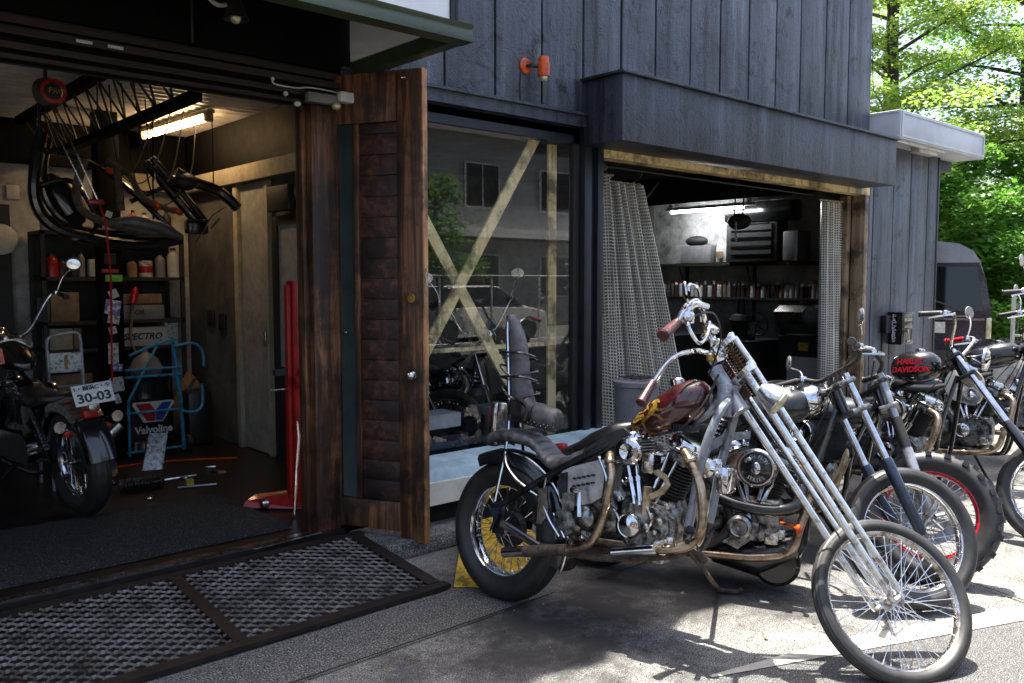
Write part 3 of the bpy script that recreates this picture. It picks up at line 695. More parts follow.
# inner door with pane
ID = thing('inner_door', 'black framed glass door in the right wall of the garage', 'door', (3.2, 6.2, .12))
m = MB(); m.span((3.2, 6.42, .12), (3.26, 6.5, 2.12)); m.span((3.2, 5.7, 2.05), (3.26, 6.42, 2.12)); m.span((3.2, 5.62, .12), (3.26, 5.7, 2.12)); m.span((3.2, 5.7, .12), (3.26, 6.42, .9)); obj('frame', m, MT['matblack'], ID)
m = MB(); m.span((3.22, 5.7, .9), (3.25, 6.42, 2.05)); obj('pane', m, MT['opp_wall'], ID)
m = MB(); m.box((3.18, 6.3, 2.25), (.06, .36, .2), None, .01); obj('closer_box', m, MT['matblack'], ID)
m = MB(); m.box((3.15, 6.55, 1.12), (.02, .03, .12), None, .004); obj('handle', m, MT['chrome'], ID)
for (y, z) in ((6.9, .98), (7.9, 1.25), (7.65, 1.22)):
    m = MB(); m.box((3.255, y, z), (.02, .14, .15), None, .005); solo('wall_socket', m, MT['matblack'], {6.9: 'black double socket on the pale panel beside the inner door', 7.9: 'dark switch deeper on the sooty side wall', 7.65: 'dark switch nearer the pale post on the sooty side wall'}[y], 'socket')
# column with stickers
CO = thing('steel_column', 'black steel column covered in stickers standing in the garage', 'column', (2.24, 7.5, .12))
m = MB(); m.span((2.15, 7.42, .12), (2.32, 7.58, 2.975), .005); obj('shaft', m, MT['beam'], CO)
rnd = random.Random(9)
stk = [(1.99, .12, .13, 'stickw'), (2.12, .05, .05, 'cyan'), (1.66, .13, .03, 'red'), (1.60, .13, .055, 'stickg'), (1.76, .09, .09, 'matblack'), (1.47, .07, .07, 'stickw'), (1.36, .12, .12, 'stickp'), (1.26, .09, .07, 'stickw'), (1.17, .06, .06, 'stickw'), (.98, .08, .17, 'stickw'), (.86, .09, .06, 'stickp'), (.72, .11, .12, 'stickw'), (.60, .05, .08, 'stickw'), (.36, .05, .05, 'stickw')]
for z, w, h, k in stk:
    m = MB(); T = tr(2.235+rnd.uniform(-.015, .015), 7.41, z+.02) @ rotm('Y', rnd.uniform(-25, 25) if k != 'stickg' else 0); m.box((0, 0, 0), (w, .004, h), T); obj('sticker', m, MT[k], CO)
# truss
TR = thing('ceiling_truss', 'dark lattice roof truss running under the corrugated ceiling', 'truss', (1.9, 6.5, 2.6))
m = MB(); m.span((1.87, 4.75, 2.60), (1.94, 8.2, 2.65)); m.span((1.74, 4.75, 2.91), (1.81, 8.2, 2.975)); m.span((.9, 5.0, 2.90), (.98, 8.2, 2.975))
obj('chords', m, MT['beam'], TR)
m = MB(); y = 4.8; k = 0
while y < 8.0:
    m.tube([(1.905, y, 2.64), (1.775, y+.14, 2.92)] if k % 2 == 0 else [(1.775, y, 2.92), (1.905, y+.14, 2.64)], .008, 5); y += .14; k += 1
obj('lattice', m, MT['matblack'], TR)
# warm fluorescent lamp
FL = thing('fluorescent_lamp', 'warm glowing fluorescent batten under the corrugated ceiling', 'lamp', (2.76, 7.4, 2.9))
T0 = look((2.66, 7.05, 3.0), (2.60, 8.0, 3.0))
m = MB(); m.tube([(2.80, 6.82, 2.90), (2.73, 7.95, 2.90)], .026, 10); obj('tube', m, MT['tube_warm'], FL)
m = MB(); m.tube([(2.805, 6.7, 2.945), (2.725, 8.07, 2.945)], .04, 4, flat=.5); m.tube([(2.78, 7.2, 2.95), (2.78, 7.2, 2.99)], .006, 5); m.tube([(2.75, 7.7, 2.95), (2.75, 7.7, 2.99)], .006, 5); m.box((2.806, 6.76, 2.905), (.06, .05, .07)); m.box((2.726, 8.01, 2.905), (.06, .05, .07)); obj('batten', m, MT['cream_beam'], FL)
# chain hoist
CH = thing('chain_hoist', 'red and black chain hoist hanging from the garage ceiling beam', 'hoist', (1.5, 6.2, 2.7))
m = MB(); m.body([(-.05, 2.82, .03, .05), (-.04, 2.82, .085, .085), (.04, 2.82, .09, .09), (.055, 2.82, .04, .06)], T=tr(1.51, 6.2, 0) @ rotm('Z', 70)); m.tube([(1.5, 6.2, 2.9), (1.5, 6.2, 2.985)], .012, 6); obj('body', m, MT['matblack'], CH)
m = MB(); T = tr(1.53, 6.14, 2.82) @ rotm('Z', -8) @ rotm('X', 90); m.lathe([(.055, 0), (.075, 0), (.078, .012), (.055, .014)], T, 28, close=True); obj('ring', m, MT['red'], CH)
m = MB(); 
def chain(m, a, b, n=60, r=.007, sag=.0):
    a = V(a); b = V(b)
    for i in range(n):
        t = i/n; p = a.lerp(b, t); p.z -= sag*4*t*(1-t); q = a.lerp(b, t+.9/n); q.z -= sag*4*(t+.9/n)*(1-t-.9/n)
        m.tube([p, q], r*(1 if i % 2 else .55), 4)
chain(m, (1.48, 6.2, 2.74), (1.74, 6.2, 2.14)); obj('chain', m, MT['chrome'], CH); m = MB(); chain(m, (1.55, 6.2, 2.74), (1.80, 6.2, 2.12)); obj('chain', m, MT['chrome'], CH)
m = MB(); m.box((1.78, 6.2, 2.13), (.10, .04, .035), None, .01); m.tube([(1.80, 6.2, 2.12), (1.84, 6.2, 2.0), (1.86, 6.2, 1.6), (1.86, 6.25, .9)], .007, 5); obj('hook_block', m, MT['red'], CH)
text('label', 'PRO', .05, basis((1.545, 6.12, 2.82), (cos(R(-8)), sin(R(-8)), 0), (0, 0, 1), (0, -1, 0)), MT['yellow'], CH)
# hanging chopper frame / parts
HF = thing('hanging_chassis', 'old curved motorcycle chassis with hanging tubes slung under the garage truss', 'chassis', (2, 6.6, 1.9))
m = MB(); m.tube([(1.56, 6.6, 2.62), (1.50, 6.6, 2.2), (1.60, 6.6, 1.99), (1.86, 6.6, 1.90), (2.2, 6.62, 1.86), (2.5, 6.6, 1.92)], .042, 10, sp=6); m.tube([(1.62, 6.7, 2.6), (1.58, 6.7, 2.25), (1.72, 6.7, 2.02), (2.0, 6.7, 1.95), (2.45, 6.7, 2.0)], .032, 10, sp=6); m.tube([(1.56, 6.6, 2.5), (1.8, 6.62, 2.47), (2.1, 6.62, 2.3), (2.46, 6.6, 1.96)], .022, 8, sp=5); m.tube([(1.52, 6.6, 2.25), (1.75, 6.62, 2.3), (1.9, 6.62, 2.05), (1.85, 6.6, 1.92)], .018, 8, sp=5); m.body([(-.2, 0, .02, .02), (-.1, 0, .07, .09), (.1, .0, .09, .10), (.2, 0, .03, .04)], T=tr(1.72, 6.72, 2.18) @ rotm('Y', 60)); m.tube([(1.55, 6.6, 2.6), (1.55, 6.6, 2.95)], .012, 6); m.tube([(2.3, 6.62, 1.95), (2.32, 6.62, 2.95)], .006, 5); obj('main_tubes', m, MT['blackpaint'], HF)
m = MB(); m.tube([(1.80, 6.5, 2.45), (1.74, 6.5, 2.2), (1.82, 6.5, 2.06), (2.1, 6.5, 1.97), (2.4, 6.52, 1.95)], .03, 8, sp=6); m.tube([(1.95, 6.5, 2.45), (2.1, 6.5, 2.36), (2.2, 6.5, 2.2), (2.42, 6.5, 2.12)], .022, 8, sp=5); m.tube([(2.02, 6.45, 2.1), (2.0, 6.45, 2.4)], .028, 8); obj('exhaust_tubes', m, MT['wrap'], HF)
m = MB()
for (x, z, a) in ((1.98, 2.38, 20), (2.28, 2.16, 60), (2.44, 2.12, 30)): m.lathe([(.035, -.012), (.043, -.012), (.043, .012), (.035, .012)], tr(x, 6.5, z) @ rotm('Y', a), 14, close=True)
obj('straps', m, MT['orange'], HF)
m = MB(); m.body([(-.30, 0, .02, .02), (-.15, .03, .08, .05), (.05, .02, .10, .055), (.22, -.02, .05, .03)], T=tr(2.26, 6.55, 1.98) @ rotm('Y', 8)); obj('saddle', m, MT['leather'], HF)
HB = thing('hanging_forks', 'black handlebar and fork set hung upside down from the garage ceiling', 'motorcycle forks', (2.6, 6.8, 1.9))
m = MB(); m.tube([(2.30, 6.75, 2.5), (2.72, 6.8, 2.05)], .035, 10); m.tube([(2.40, 6.9, 2.56), (2.82, 6.9, 2.08)], .03, 10); m.tube([(2.55, 6.8, 2.45), (2.7, 6.8, 2.38), (2.9, 6.8, 2.32), (3.05, 6.8, 2.2)], .045, 10, sp=4); m.box((2.7, 6.8, 2.03), (.16, .12, .12), rotm('Y', 0), .02); m.tube([(2.2, 6.8, 2.2), (2.5, 6.8, 2.34), (2.8, 6.8, 2.36)], .02, 6, sp=4); obj('fork_tubes', m, MT['blackpaint'], HB)
m = MB(); m.blob((2.62, 6.8, 2.38), (.10, .09, .07)); m.tube([(2.35, 6.8, 2.5), (2.33, 6.8, 2.98)], .006, 5); m.tube([(2.85, 6.8, 2.3), (2.85, 6.8, 2.98)], .005, 5); obj('headlamp_shell', m, MT['matblack'], HB)
m = MB(); m.tube([(2.66, 6.72, 1.9), (2.80, 6.72, 2.12), (2.92, 6.72, 2.2)], .006, 5); m.tube([(2.85, 6.7, 2.10), (2.78, 6.7, 2.02)], .010, 6); chain(m, (2.35, 6.7, 2.42), (2.36, 6.7, 2.3), 8); obj('levers', m, MT['chrome'], HB)
# storage shelf with bottles and cartons
SH = thing('storage_rack', 'black metal rack against the garage back wall holding bottles and cartons', 'shelf', (2.4, 8.1, .12))
m = MB()
for z in (.45, .98, 1.22, 1.60, 1.99): m.span((1.83, 7.92, z), (3.02, 8.34, z+.03))
for x in (1.83, 2.99):
    for y in (7.92, 8.31): m.span((x, y, .12), (x+.035, y+.035, 2.02))
m.span((1.87, 8.33, .2), (2.99, 8.345, 2.0)); obj('frame', m, MT['matblack'], SH)
rnd = random.Random(2)
def bottle(x, y, z, r, h, mat, label, name='bottle', cat='bottle', cap='matblack', grp='bottles on the garage rack'):
    b = thing(name, label, cat, (x, y, z), 0, grp)
    m = MB(); m.lathe([(0, 0), (r, .002), (r, h*.7), (r*.8, h*.8), (r*.4, h*.88), (r*.4, h*.94), (0, h*.94)], tr(x, y, z), 14); obj('body', m, MT[mat], b)
    m = MB(); m.lathe([(r*.45, h*.92), (r*.45, h), (0, h)], tr(x, y, z), 12); obj('cap', m, MT[cap], b); return b
specs = [(1.93, .05, .20, 'red', 'red'), (2.01, .035, .16, 'maroon', 'dark red'), (2.10, .035, .20, 'matblack', 'black'), (2.16, .03, .22, 'greylight', 'slim grey'), (2.44, .04, .15, 'matblack', 'stubby black'), (2.58, .045, .16, 'cardboard', 'brown')]
for x, r, h, mt, wd in specs: bottle(x, 8.0, 1.63, r, h, mt, f'{wd} bottle on the upper shelf of the garage rack')
bottle(2.83, 8.0, 1.63, .045, .22, 'greylight', 'grey spray bottle on the upper rack shelf next to the tall white jug')
bottle(2.95, 8.0, 1.63, .055, .27, 'plastic_white', 'tall white jug at the right end of the upper rack shelf', 'jug', 'jug', 'blue')
for x in (2.24, 2.31):
    m = MB(); m.box((x, 8.0, 1.71), (.05, .08, .15), None, .004); solo('oil_carton', m, MT['plastic_white'], 'small white oil carton on the upper rack shelf left of the column' if x < 2.27 else 'small white oil carton on the upper rack shelf touching the column edge', 'carton', 'small cartons on the rack')
TN = thing('paint_tin', 'tin with a red and white label between black bottle and grey spray bottle', 'tin', (2.70, 8.0, 1.63))
m = MB(); m.lathe([(0, 0), (.06, 0), (.06, .15), (0, .15)], tr(2.70, 8.0, 1.63), 20); obj('can', m, MT['stickw'], TN)
m = MB(); m.lathe([(.0612, .04), (.0612, .10)], tr(2.70, 8.0, 1.63), 20, cap=False); obj('label_band', m, MT['red'], TN)
def carton(x0, x1, z0, z1, mat, label, txt=None, tm='matblack', ts=.08, y=7.95):
    c = thing('carton', label, 'carton', ((x0+x1)/2, y, z0))
    m = MB(); m.span((x0, y, z0), (x1, y+.25, z1), .004); obj('box', m, MT[mat], c)
    if txt: text('lettering', txt, ts, basis(((x0+x1)/2, y-.004, (z0+z1)/2), (1, 0, 0), (0, 0, 1), (0, -1, 0)), MT[tm], c, offset=.002, shear=.25)
carton(2.42, 2.86, 1.01, 1.18, 'plastic_white', 'white carton lettered SPECTRO on the garage rack', 'SPECTRO')
carton(2.40, 2.84, 1.25, 1.38, 'greylight', 'grey carton lying above the SPECTRO carton', 'OIL', ts=.06)
carton(2.45, 2.82, 1.39, 1.48, 'cardboard', 'flat brown carton on top of the grey carton')
carton(1.88, 2.06, 1.01, 1.44 if 0 else 1.19, 'cream_beam', 'cream carton at the left of the rack behind the single chair')
carton(2.07, 2.13, 1.01, 1.19, 'cardboard', 'narrow brown carton beside the cream carton on the rack')
carton(1.90, 2.12, 1.25, 1.50, 'cardboard', 'tan carton on the middle rack shelf left of the column')
MN = thing('hanging_tool', 'pink handled tool hanging down in front of the grey carton', 'tool', (2.58, 7.9, 1.2))
m = MB(); m.lathe([(0, -.08), (.03, -.06), (.035, 0), (.025, .06), (0, .09)], tr(2.56, 7.9, 1.46) @ rotm('Y', 12), 14); obj('handle', m, MT['redrim'], MN)
m = MB(); m.tube([(2.55, 7.9, 1.4), (2.52, 7.9, 1.1), (2.56, 7.9, .95)], .012, 6, sp=3); obj('shank', m, MT['cardboard'], MN)
# blue hand cart and oil drum
HC = thing('hand_cart', 'sky blue tubular hand cart standing around a black oil drum', 'cart', (2.6, 7.4, .12))
m = MB()
m.tube([(2.75, 7.32, .14), (2.73, 7.32, .6), (2.68, 7.34, 1.12)], .016, 8); m.tube([(2.30, 7.32, .14), (2.30, 7.32, .6), (2.66, 7.55, 1.10)], .012, 6)
for z in (.17, .50, .80, .86): m.tube([(2.28, 7.32, z), (2.75, 7.32, z)], .011, 6)
m.tube([(2.68, 7.32, 1.04), (2.85, 7.32, 1.06), (2.93, 7.32, .98), (2.94, 7.32, .85)], .013, 6, sp=4); m.tube([(2.92, 7.32, .70), (2.92, 7.32, .52), (2.85, 7.32, .46), (2.74, 7.32, .48)], .013, 6, sp=4); m.tube([(2.32, 7.32, .98), (2.5, 7.32, 1.05), (2.68, 7.34, 1.1)], .012, 6, sp=4)
obj('frame', m, MT['cyan_tube'], HC)
m = MB(); m.lathe([(.0, -.02), (.07, -.02), (.07, .02), (0, .02)], tr(2.80, 7.36, .19) @ rotm('Y', 90), 18); obj('wheel', m, MT['rubber'], HC)
DR = thing('oil_drum', 'black oil drum with a red and blue V emblem inside the blue cart', 'drum', (2.5, 7.62, .12))
m = MB(); m.lathe([(0, 0), (.22, 0), (.225, .02), (.215, .04), (.215, .28), (.225, .30), (.215, .32), (.215, .60), (.225, .64), (0, .63)], tr(2.52, 7.62, .12), 32); obj('barrel', m, MT['blackpaint'], DR)
def decal(pts, mat, name, par, y=7.385):
    m = MB(); m.side(pts, y, y+.006); obj(name, m, MT[mat], par)
m = MB(); m.span((2.33, 7.392, .24), (2.69, 7.402, .60)); obj('sign_plate', m, MT['blackpaint'], DR)
decal([(2.35, .555), (2.36, .575), (2.52, .575), (2.68, .575), (2.70, .555), (2.60, .40), (2.44, .40)], 'white', 'emblem_outline', DR, 7.384)
decal([(2.375, .562), (2.49, .562), (2.535, .50), (2.535, .41), (2.465, .41)], 'red', 'emblem_red', DR, 7.377)
decal([(2.675, .562), (2.60, .562), (2.541, .50), (2.541, .41), (2.595, .41)], 'blue', 'emblem_blue', DR, 7.377)
text('lettering', 'Valvoline', .085, basis((2.52, 7.378, .335), (1, 0, 0), (0, 0, 1), (0, -1, 0)), MT['white'], DR, offset=.003)
m = MB(); m.lathe([(0, 0), (.12, 0), (.14, .06), (.10, .14), (.02, .2), (.02, .26), (0, .26)], tr(2.55, 7.62, .78), 20); solo('funnel', m, MT['greylight'], 'dark funnel standing on top of the oil drum', 'funnel')
# red lift column, pry bar, bags, chair, tools
RL = thing('red_jack', 'tall red hydraulic jack standing just behind the door post', 'jack', (2.55, 4.95, .12))
m = MB(); m.span((2.56, 4.93, .17), (2.66, 5.02, 1.60), .008); m.span((2.53, 4.95, .2), (2.555, 4.99, 1.57)); m.span((2.56, 4.9, .92), (2.72, 5.06, .99), .006); obj('column', m, MT['red'], RL)
m = MB(); m.add([(2.32, 5.2, .13), (2.42, 5.25, .13), (2.68, 5.0, .13), (2.6, 4.92, .13), (2.34, 5.2, .17), (2.42, 5.22, .2), (2.68, 5.0, .24), (2.6, 4.92, .24)], [(0, 3, 2, 1), (4, 5, 6, 7), (0, 1, 5, 4), (1, 2, 6, 5), (2, 3, 7, 6), (3, 0, 4, 7)]); m.span((2.6, 4.85, .13), (2.7, 4.93, .2)); obj('foot', m, MT['red'], RL)
m = MB(); m.span((2.45, 4.96, 1.0), (2.56, 5.0, 1.04)); m.box((2.66, 4.9, 1.02), (.12, .06, .06), None, .01); m.blob((2.68, 4.88, 1.02), (.03, .03, .03)); obj('clamp', m, MT['matblack'], RL)
m = MB(); m.span((2.42, 4.975, .905), (2.55, 4.985, .915)); obj('release_pin', m, MT['worn_chrome'], RL)
m = MB(); m.lathe([(0, -.02), (.03, -.02), (.03, .02), (0, .02)], tr(2.42, 5.1, .16) @ rotm('Y', 90), 14); obj('caster', m, MT['worn_chrome'], RL)
m = MB(); m.lathe([(0, -.02), (.03, -.02), (.03, .02), (0, .02)], tr(2.64, 4.88, .15) @ rotm('Y', 90), 14); obj('caster', m, MT['worn_chrome'], RL)
m = MB(); m.tube([(2.47, 4.78, .13), (2.50, 4.80, .42), (2.53, 4.82, .62), (2.525, 4.83, .72)], [.010, .011, .011, .006], 8); solo('pry_bar', m, MT['chrome'], 'shiny steel bar leaning beside the red jack and the door post', 'bar')
m = MB(); m.body([(-.16, .22, .02, .10), (-.1, .24, .10, .22), (0, .32, .13, .32), (.08, .30, .12, .26), (.16, .14, .08, .12), (.2, .1, .02, .05)], T=tr(3.02, 7.9, .12)); solo('brown_sack', m, MT['cardboard'], 'rumpled brown sack slumped against the far corner wall', 'sack')
m = MB(); m.box((2.98, 7.62, .37), (.24, .24, .5), None, .06); m.tube([(2.90, 7.6, .6), (2.98, 7.6, .72), (3.06, 7.6, .6)], .012, 6, sp=4); solo('black_case', m, MT['blackleather'], 'black upright case between the blue cart and the brown sack', 'case')
CR = thing('shop_chair', 'small steel framed chair with a number one on its backrest', 'chair', (1.65, 6.6, .12))
m = MB()
for x in (1.54, 1.76): m.tube([(x, 6.55, .12), (x, 6.55, .7), (x+(.0), 6.6, 1.16)], .012, 8)
m.tube([(1.54, 6.6, 1.16), (1.57, 6.6, 1.21), (1.73, 6.6, 1.23), (1.76, 6.6, 1.16)], .012, 8, sp=4); m.tube([(1.55, 6.57, .85), (1.75, 6.57, .85)], .010, 6)
for x in (1.54, 1.76): m.tube([(x, 6.9, .12), (x, 6.88, .56)], .012, 8)
obj('frame', m, MT['grey_paint'], CR)
m = MB(); m.box((1.65, 6.585, 1.02), (.21, .03, .14), None, .008); obj('backrest', m, MT['stickw'], CR)
text('numeral', '1', .13, basis((1.65, 6.562, 1.02), (1, 0, 0), (0, 0, 1), (0, -1, 0)), MT['gold'], CR, offset=.004)
m = MB(); m.box((1.65, 6.75, .58), (.26, .34, .05), None, .015); obj('seat', m, MT['red'], CR)
def tool(name, pts, r, mat, lab, cat='tool'): m = MB(); m.tube(pts, r, 6); return solo(name, m, MT[mat], lab, cat)
tool('wrench', [(2.2, 6.0, .135), (2.45, 5.92, .135)], .011, 'chrome', 'chrome wrench on the garage floor nearest the red jack', 'wrench')
m = MB(); m.box((2.28, 5.99, .165), (.05, .04, .05), None, .006); solo('yellow_plug', m, MT['yellow'], 'small yellow plug on the garage floor by the chrome wrench', 'plug')
tool('long_bar', [(1.95, 6.3, .135), (2.45, 6.3, .135)], .010, 'worn_chrome', 'long thin steel bar on the garage floor behind the licence plate bike', 'bar')
m = MB()
for i in range(14): m.lathe([(.045, -.003), (.05, 0), (.045, .003)], tr(1.86+i*.022, 6.15, .17) @ rotm('Y', 90), 14)
solo('coil_spring', m, MT['chrome'], 'chrome coil spring lying on the garage floor', 'spring')
m = MB(); m.add([(2.2, 6.75, .13), (2.34, 6.7, .13), (2.42, 6.78, .4), (2.3, 6.85, .4)], [(0, 1, 2, 3)]); m.tube([(2.34, 6.7, .13), (2.42, 6.78, .42)], .008, 6); m.tube([(2.2, 6.75, .13), (2.3, 6.85, .42)], .008, 6); solo('tilted_panel', m, MT['worn_chrome'], 'thin metal panel tilted up from the garage floor', 'panel')
m = MB(); m.box((0, 0, 0), (.30, .12, .07), tr(1.93, 6.7, .42) @ rotm('Y', -42), .02); m.tube([(1.86, 6.7, .14), (1.93, 6.7, .4)], .02, 6); solo('silver_muffler', m, MT['worn_chrome'], 'silver muffler box propped at an angle beside the rear tyre', 'muffler')
m = MB(); m.tube([(1.9, 6.9, .135), (2.2, 7.0, .135), (2.6, 6.9, .135), (2.95, 6.7, .135)], .008, 6, sp=6); solo('orange_air_hose', m, MT['orange'], 'thin orange hose trailing over the garage floor', 'hose')
rnd = random.Random(21)
for i in range(9):
    x, y = 1.75+rnd.random()*.9, 5.85+rnd.random()*.9; a = rnd.random()*3
    m = MB(); m.box((0, 0, .012), (.05+.06*rnd.random(), .03, .02), tr(x, y, .122) @ M.Rotation(a, 4, 'Z'), .004)
    solo('scrap_part', m, MT[rnd.choice(['worn_chrome', 'alu', 'cardboard'])], 'small loose metal part scattered on the garage floor', 'part', 'loose parts on the garage floor')
# more clutter
k_ = 0
for (x, r_, h, mt, wd) in ((1.90, .04, .18, 'cream_beam', 'cream'), (1.99, .035, .22, 'matblack', 'black'), (2.40, .04, .2, 'greylight', 'grey'), (2.50, .05, .13, 'cardboard', 'squat tan'), (2.62, .035, .21, 'red', 'slender red'), (2.72, .04, .19, 'plastic_white', 'white'), (2.82, .035, .17, 'maroon', 'maroon'), (2.92, .04, .22, 'matblack', 'tall black')):
    bottle(x, 8.05, 2.025, r_, h, mt, f'{wd} bottle standing on the very top board of the garage rack')
for (x, z, w_, h, mt, wd) in ((1.88, .49, .34, .3, 'cardboard', 'brown carton on the low rack board at the left'), (2.45, .49, .30, .22, 'cream_beam', 'cream carton on the low rack board behind the drum'), (1.86, 1.25, .12, .2, 'greylight', 'grey slim carton left on the middle rack board'), (2.86, 1.01, .12, .2, 'stickw', 'printed white carton at the right of the lettered carton')):
    carton(x, x+w_, z, z+h, mt, wd, y=8.0)
m = MB()
for q_ in range(4): m.tube([(1.9+q_*.05, 6.5-q_*.1, 2.97), (1.95+q_*.12, 6.6, 2.5-q_*.1), (2.2+q_*.15, 6.8, 2.4), (2.5+q_*.1, 7.0, 2.97)], .006, 5, sp=8)
solo('ceiling_cables', m, MT['matblack'], 'black cables drooping from the corrugated ceiling over the hanging forks', 'cables')
# wall clock and dark panel at far left, switch
m = MB(); m.span((1.2, 8.34, .12), (1.70, 8.39, 2.25)); solo('dark_wall_panel', m, MT['matblack'], 'tall black panel on the back wall at the far left', 'panel')
m = MB(); m.lathe([(0, 0), (.12, 0), (.13, .02), (.10, .03), (0, .035)], tr(1.62, 8.33, 1.95) @ rotm('X', 90), 32); solo('wall_clock', m, MT['cream'], 'pale round clock on the black panel at the far left', 'clock')
m = MB(); m.box((1.74, 8.385, 2.36), (.10, .02, .12), None, .004); solo('wall_switch', m, MT['plastic_white'], 'white square plate on the back wall above the black panel', 'switch')

# ------- right bay: side wall shelves, cans, tools
WS = thing('wall_shelf', 'long black double shelf on the workshop side wall carrying spray cans', 'shelf', (10.8, 7, 1.3))
m = MB(); m.span((10.72, 5.4, 1.82), (10.97, 8.7, 1.86)); m.span((10.74, 5.4, 1.325), (10.97, 8.7, 1.355))
for y in (5.7, 6.9, 8.1): m.tube([(10.95, y, 1.36), (10.75, y, 1.80)], .012, 5); m.span((10.93, y-.02, 1.0), (10.97, y+.02, 1.82))
obj('boards', m, MT['matblack'], WS)
rnd = random.Random(4); y = 5.75; cans = None; i = 0
cols = ['stickw', 'greylight', 'matblack', 'plastic_white', 'maroon', 'stickw', 'cardboard', 'alu']
protos = {}
while y < 8.55:
    k = rnd.choice(cols); h = rnd.choice([.20, .22, .24]); key = (k, h); x = 10.84+rnd.uniform(-.02, .02)
    if key not in protos:
        c = thing('spray_can', 'aerosol can in the tight row along the lower workshop shelf', 'spray can', (x, y, 1.356), 0, 'spray cans on the workshop shelf')
        mm = MB(tr(x, y, 1.356)); mm.lathe([(0, 0), (.034, 0), (.034, h*.78), (.022, h*.84)], None, 12); obj('can', mm, MT[k], c)
        mm = MB(tr(x, y, 1.356)); mm.lathe([(.026, h*.82), (.026, h), (0, h)], None, 10); obj('cap', mm, MT[rnd.choice(['white', 'matblack', 'red', 'greylight'])], c)
        protos[key] = c
    else: dup(protos[key], tr(x, y, 1.356))
    y += rnd.choice([.075, .08, .085, .13 if rnd.random() < .3 else .08])
def shelfbox(name, y0, y1, z0, z1, mat, lab, cat, x=10.78): m = MB(); m.span((x, y0, z0), (10.95, y1, z1), .008); return solo(name, m, MT[mat], lab, cat)
shelfbox('cooler_box', 7.55, 8.1, 1.865, 2.13, 'greylight', 'ribbed grey box at the left of the upper workshop shelf', 'box')
m = MB(); m.blob((10.84, 7.85, 2.2), (.09, .2, .08)); solo('grey_bundle', m, MT['matblack'], 'dark bundle on top of the ribbed grey box', 'bundle')
J = thing('white_jug', 'white oil jug with a handle next to the ribbed grey box', 'jug', (10.82, 7.35, 1.865))
m = MB(); m.body([(1.865, 0, .07, .12), (2.08, 0, .07, .12), (2.16, .03, .05, .06), (2.22, .05, .03, .03)], T=basis((10.82, 7.35, 0), (0, 0, 1), (1, 0, 0), (0, 1, 0))); obj('body', m, MT['plastic_white'], J)
m = MB(); m.box((10.72, 7.35, 1.98), (.01, .12, .10)); obj('label_band', m, MT['cardboard'], J)
TC = thing('tool_chest', 'black tool chest with bright drawer edges on the upper workshop shelf', 'tool chest', (10.8, 6.75, 1.87))
m = MB(); m.span((10.66, 6.38, 1.865), (10.96, 7.2, 2.42), .01); obj('case', m, MT['matblack'], TC)
for z in (2.02, 2.14, 2.26, 2.36):
    m = MB(); m.span((10.635, 6.45, z-.045), (10.66, 7.12, z+.035)); dr_ = obj('drawer', m, MT['matblack'], TC)
    m = MB(); m.span((10.625, 6.47, z+.036), (10.64, 7.10, z+.05)); obj('handle', m, MT['chrome'], dr_)
m = MB(); m.box((10.8, 6.7, 2.58), (.3, 1.1, .3), None, .05); solo('storage_case', m, MT['blackpaint'], 'glossy black storage case lying on top of the tool chest', 'case')
m = MB(); m.span((10.6, 6.02, 1.865), (10.95, 6.26, 2.28), .03); m.span((10.55, 6.0, 1.87), (10.6, 6.05, 2.28)); solo('white_appliance', m, MT['greylight'], 'pale ribbed case at the right end of the upper workshop shelf', 'case')
FW = thing('fluorescent_lamp', 'white glowing fluorescent tube above the workshop shelf', 'lamp', (10.5, 7.3, 2.66))
m = MB(); m.tube([(10.4, 6.75, 2.62), (10.4, 8.0, 2.62)], .018, 8); obj('tube', m, MT['tube_white'], FW)
m = MB(); m.span((10.38, 6.6, 2.645), (10.46, 8.1, 2.69)); m.span((10.40, 6.65, 2.69), (10.44, 6.7, 2.98)); m.span((10.40, 8.0, 2.69), (10.44, 8.05, 2.98)); obj('batten', m, MT['greylight'], FW)
HM = thing('hanging_strap_bundle', 'black bundle hanging from hooks before the tool chest with a blue handled tool', 'bundle', (9.2, 6.0, 2.3))
m = MB(); m.blob((9.2, 6.03, 2.33), (.10, .16, .10)); m.tube([(9.2, 5.98, 2.4), (9.2, 5.96, 2.97)], .01, 5); m.tube([(9.2, 6.10, 2.4), (9.2, 6.08, 2.97)], .01, 5); obj('bundle', m, MT['matblack'], HM)
m = MB(); m.tube([(9.08, 6.0, 2.32), (9.06, 5.98, 2.08)], .016, 6, flat=.5); obj('blue_handle', m, MT['cyan'], HM)
m = MB(); m.lathe([(.02, 0), (.035, 0), (.035, .01), (.02, .01)], tr(9.08, 6.0, 2.34) @ rotm('Y', 90), 12, close=True); obj('buckle', m, MT['brass'], HM)
# bench with vise, parts washer, stove like stand
m = MB()
for (x0, y0, x1, y1, h) in ((10.0, 6.35, 10.8, 7.0, .78), ): m.span((x0, y0, .06), (x1, y1, h), .01)
m.lathe([(0, .78), (.20, .78), (.2, .82), (.09, .86), (.12, 1.0), (.16, 1.05), (.12, 1.12), (.06, 1.14), (.06, 1.35), (0, 1.35)], tr(10.3, 6.7, 0), 20)
solo('drill_stand', m, MT['matblack'], 'black cast iron machine stand in the middle of the right bay', 'machine')
W = thing('grinder_wheel', 'dark spoked handwheel on the machine stand', 'handwheel', (10.05, 6.3, 1.0))
m = MB(); m.lathe([(.15, -.012), (.17, 0), (.15, .012)], tr(10.05, 6.28, 1.02) @ rotm('Y', 75), 28, close=True)
for a in range(5): m.tube([(10.05, 6.28, 1.02), (10.05+.02, 6.28+.155*cos(a*1.256), 1.02+.155*sin(a*1.256))], .012, 5)
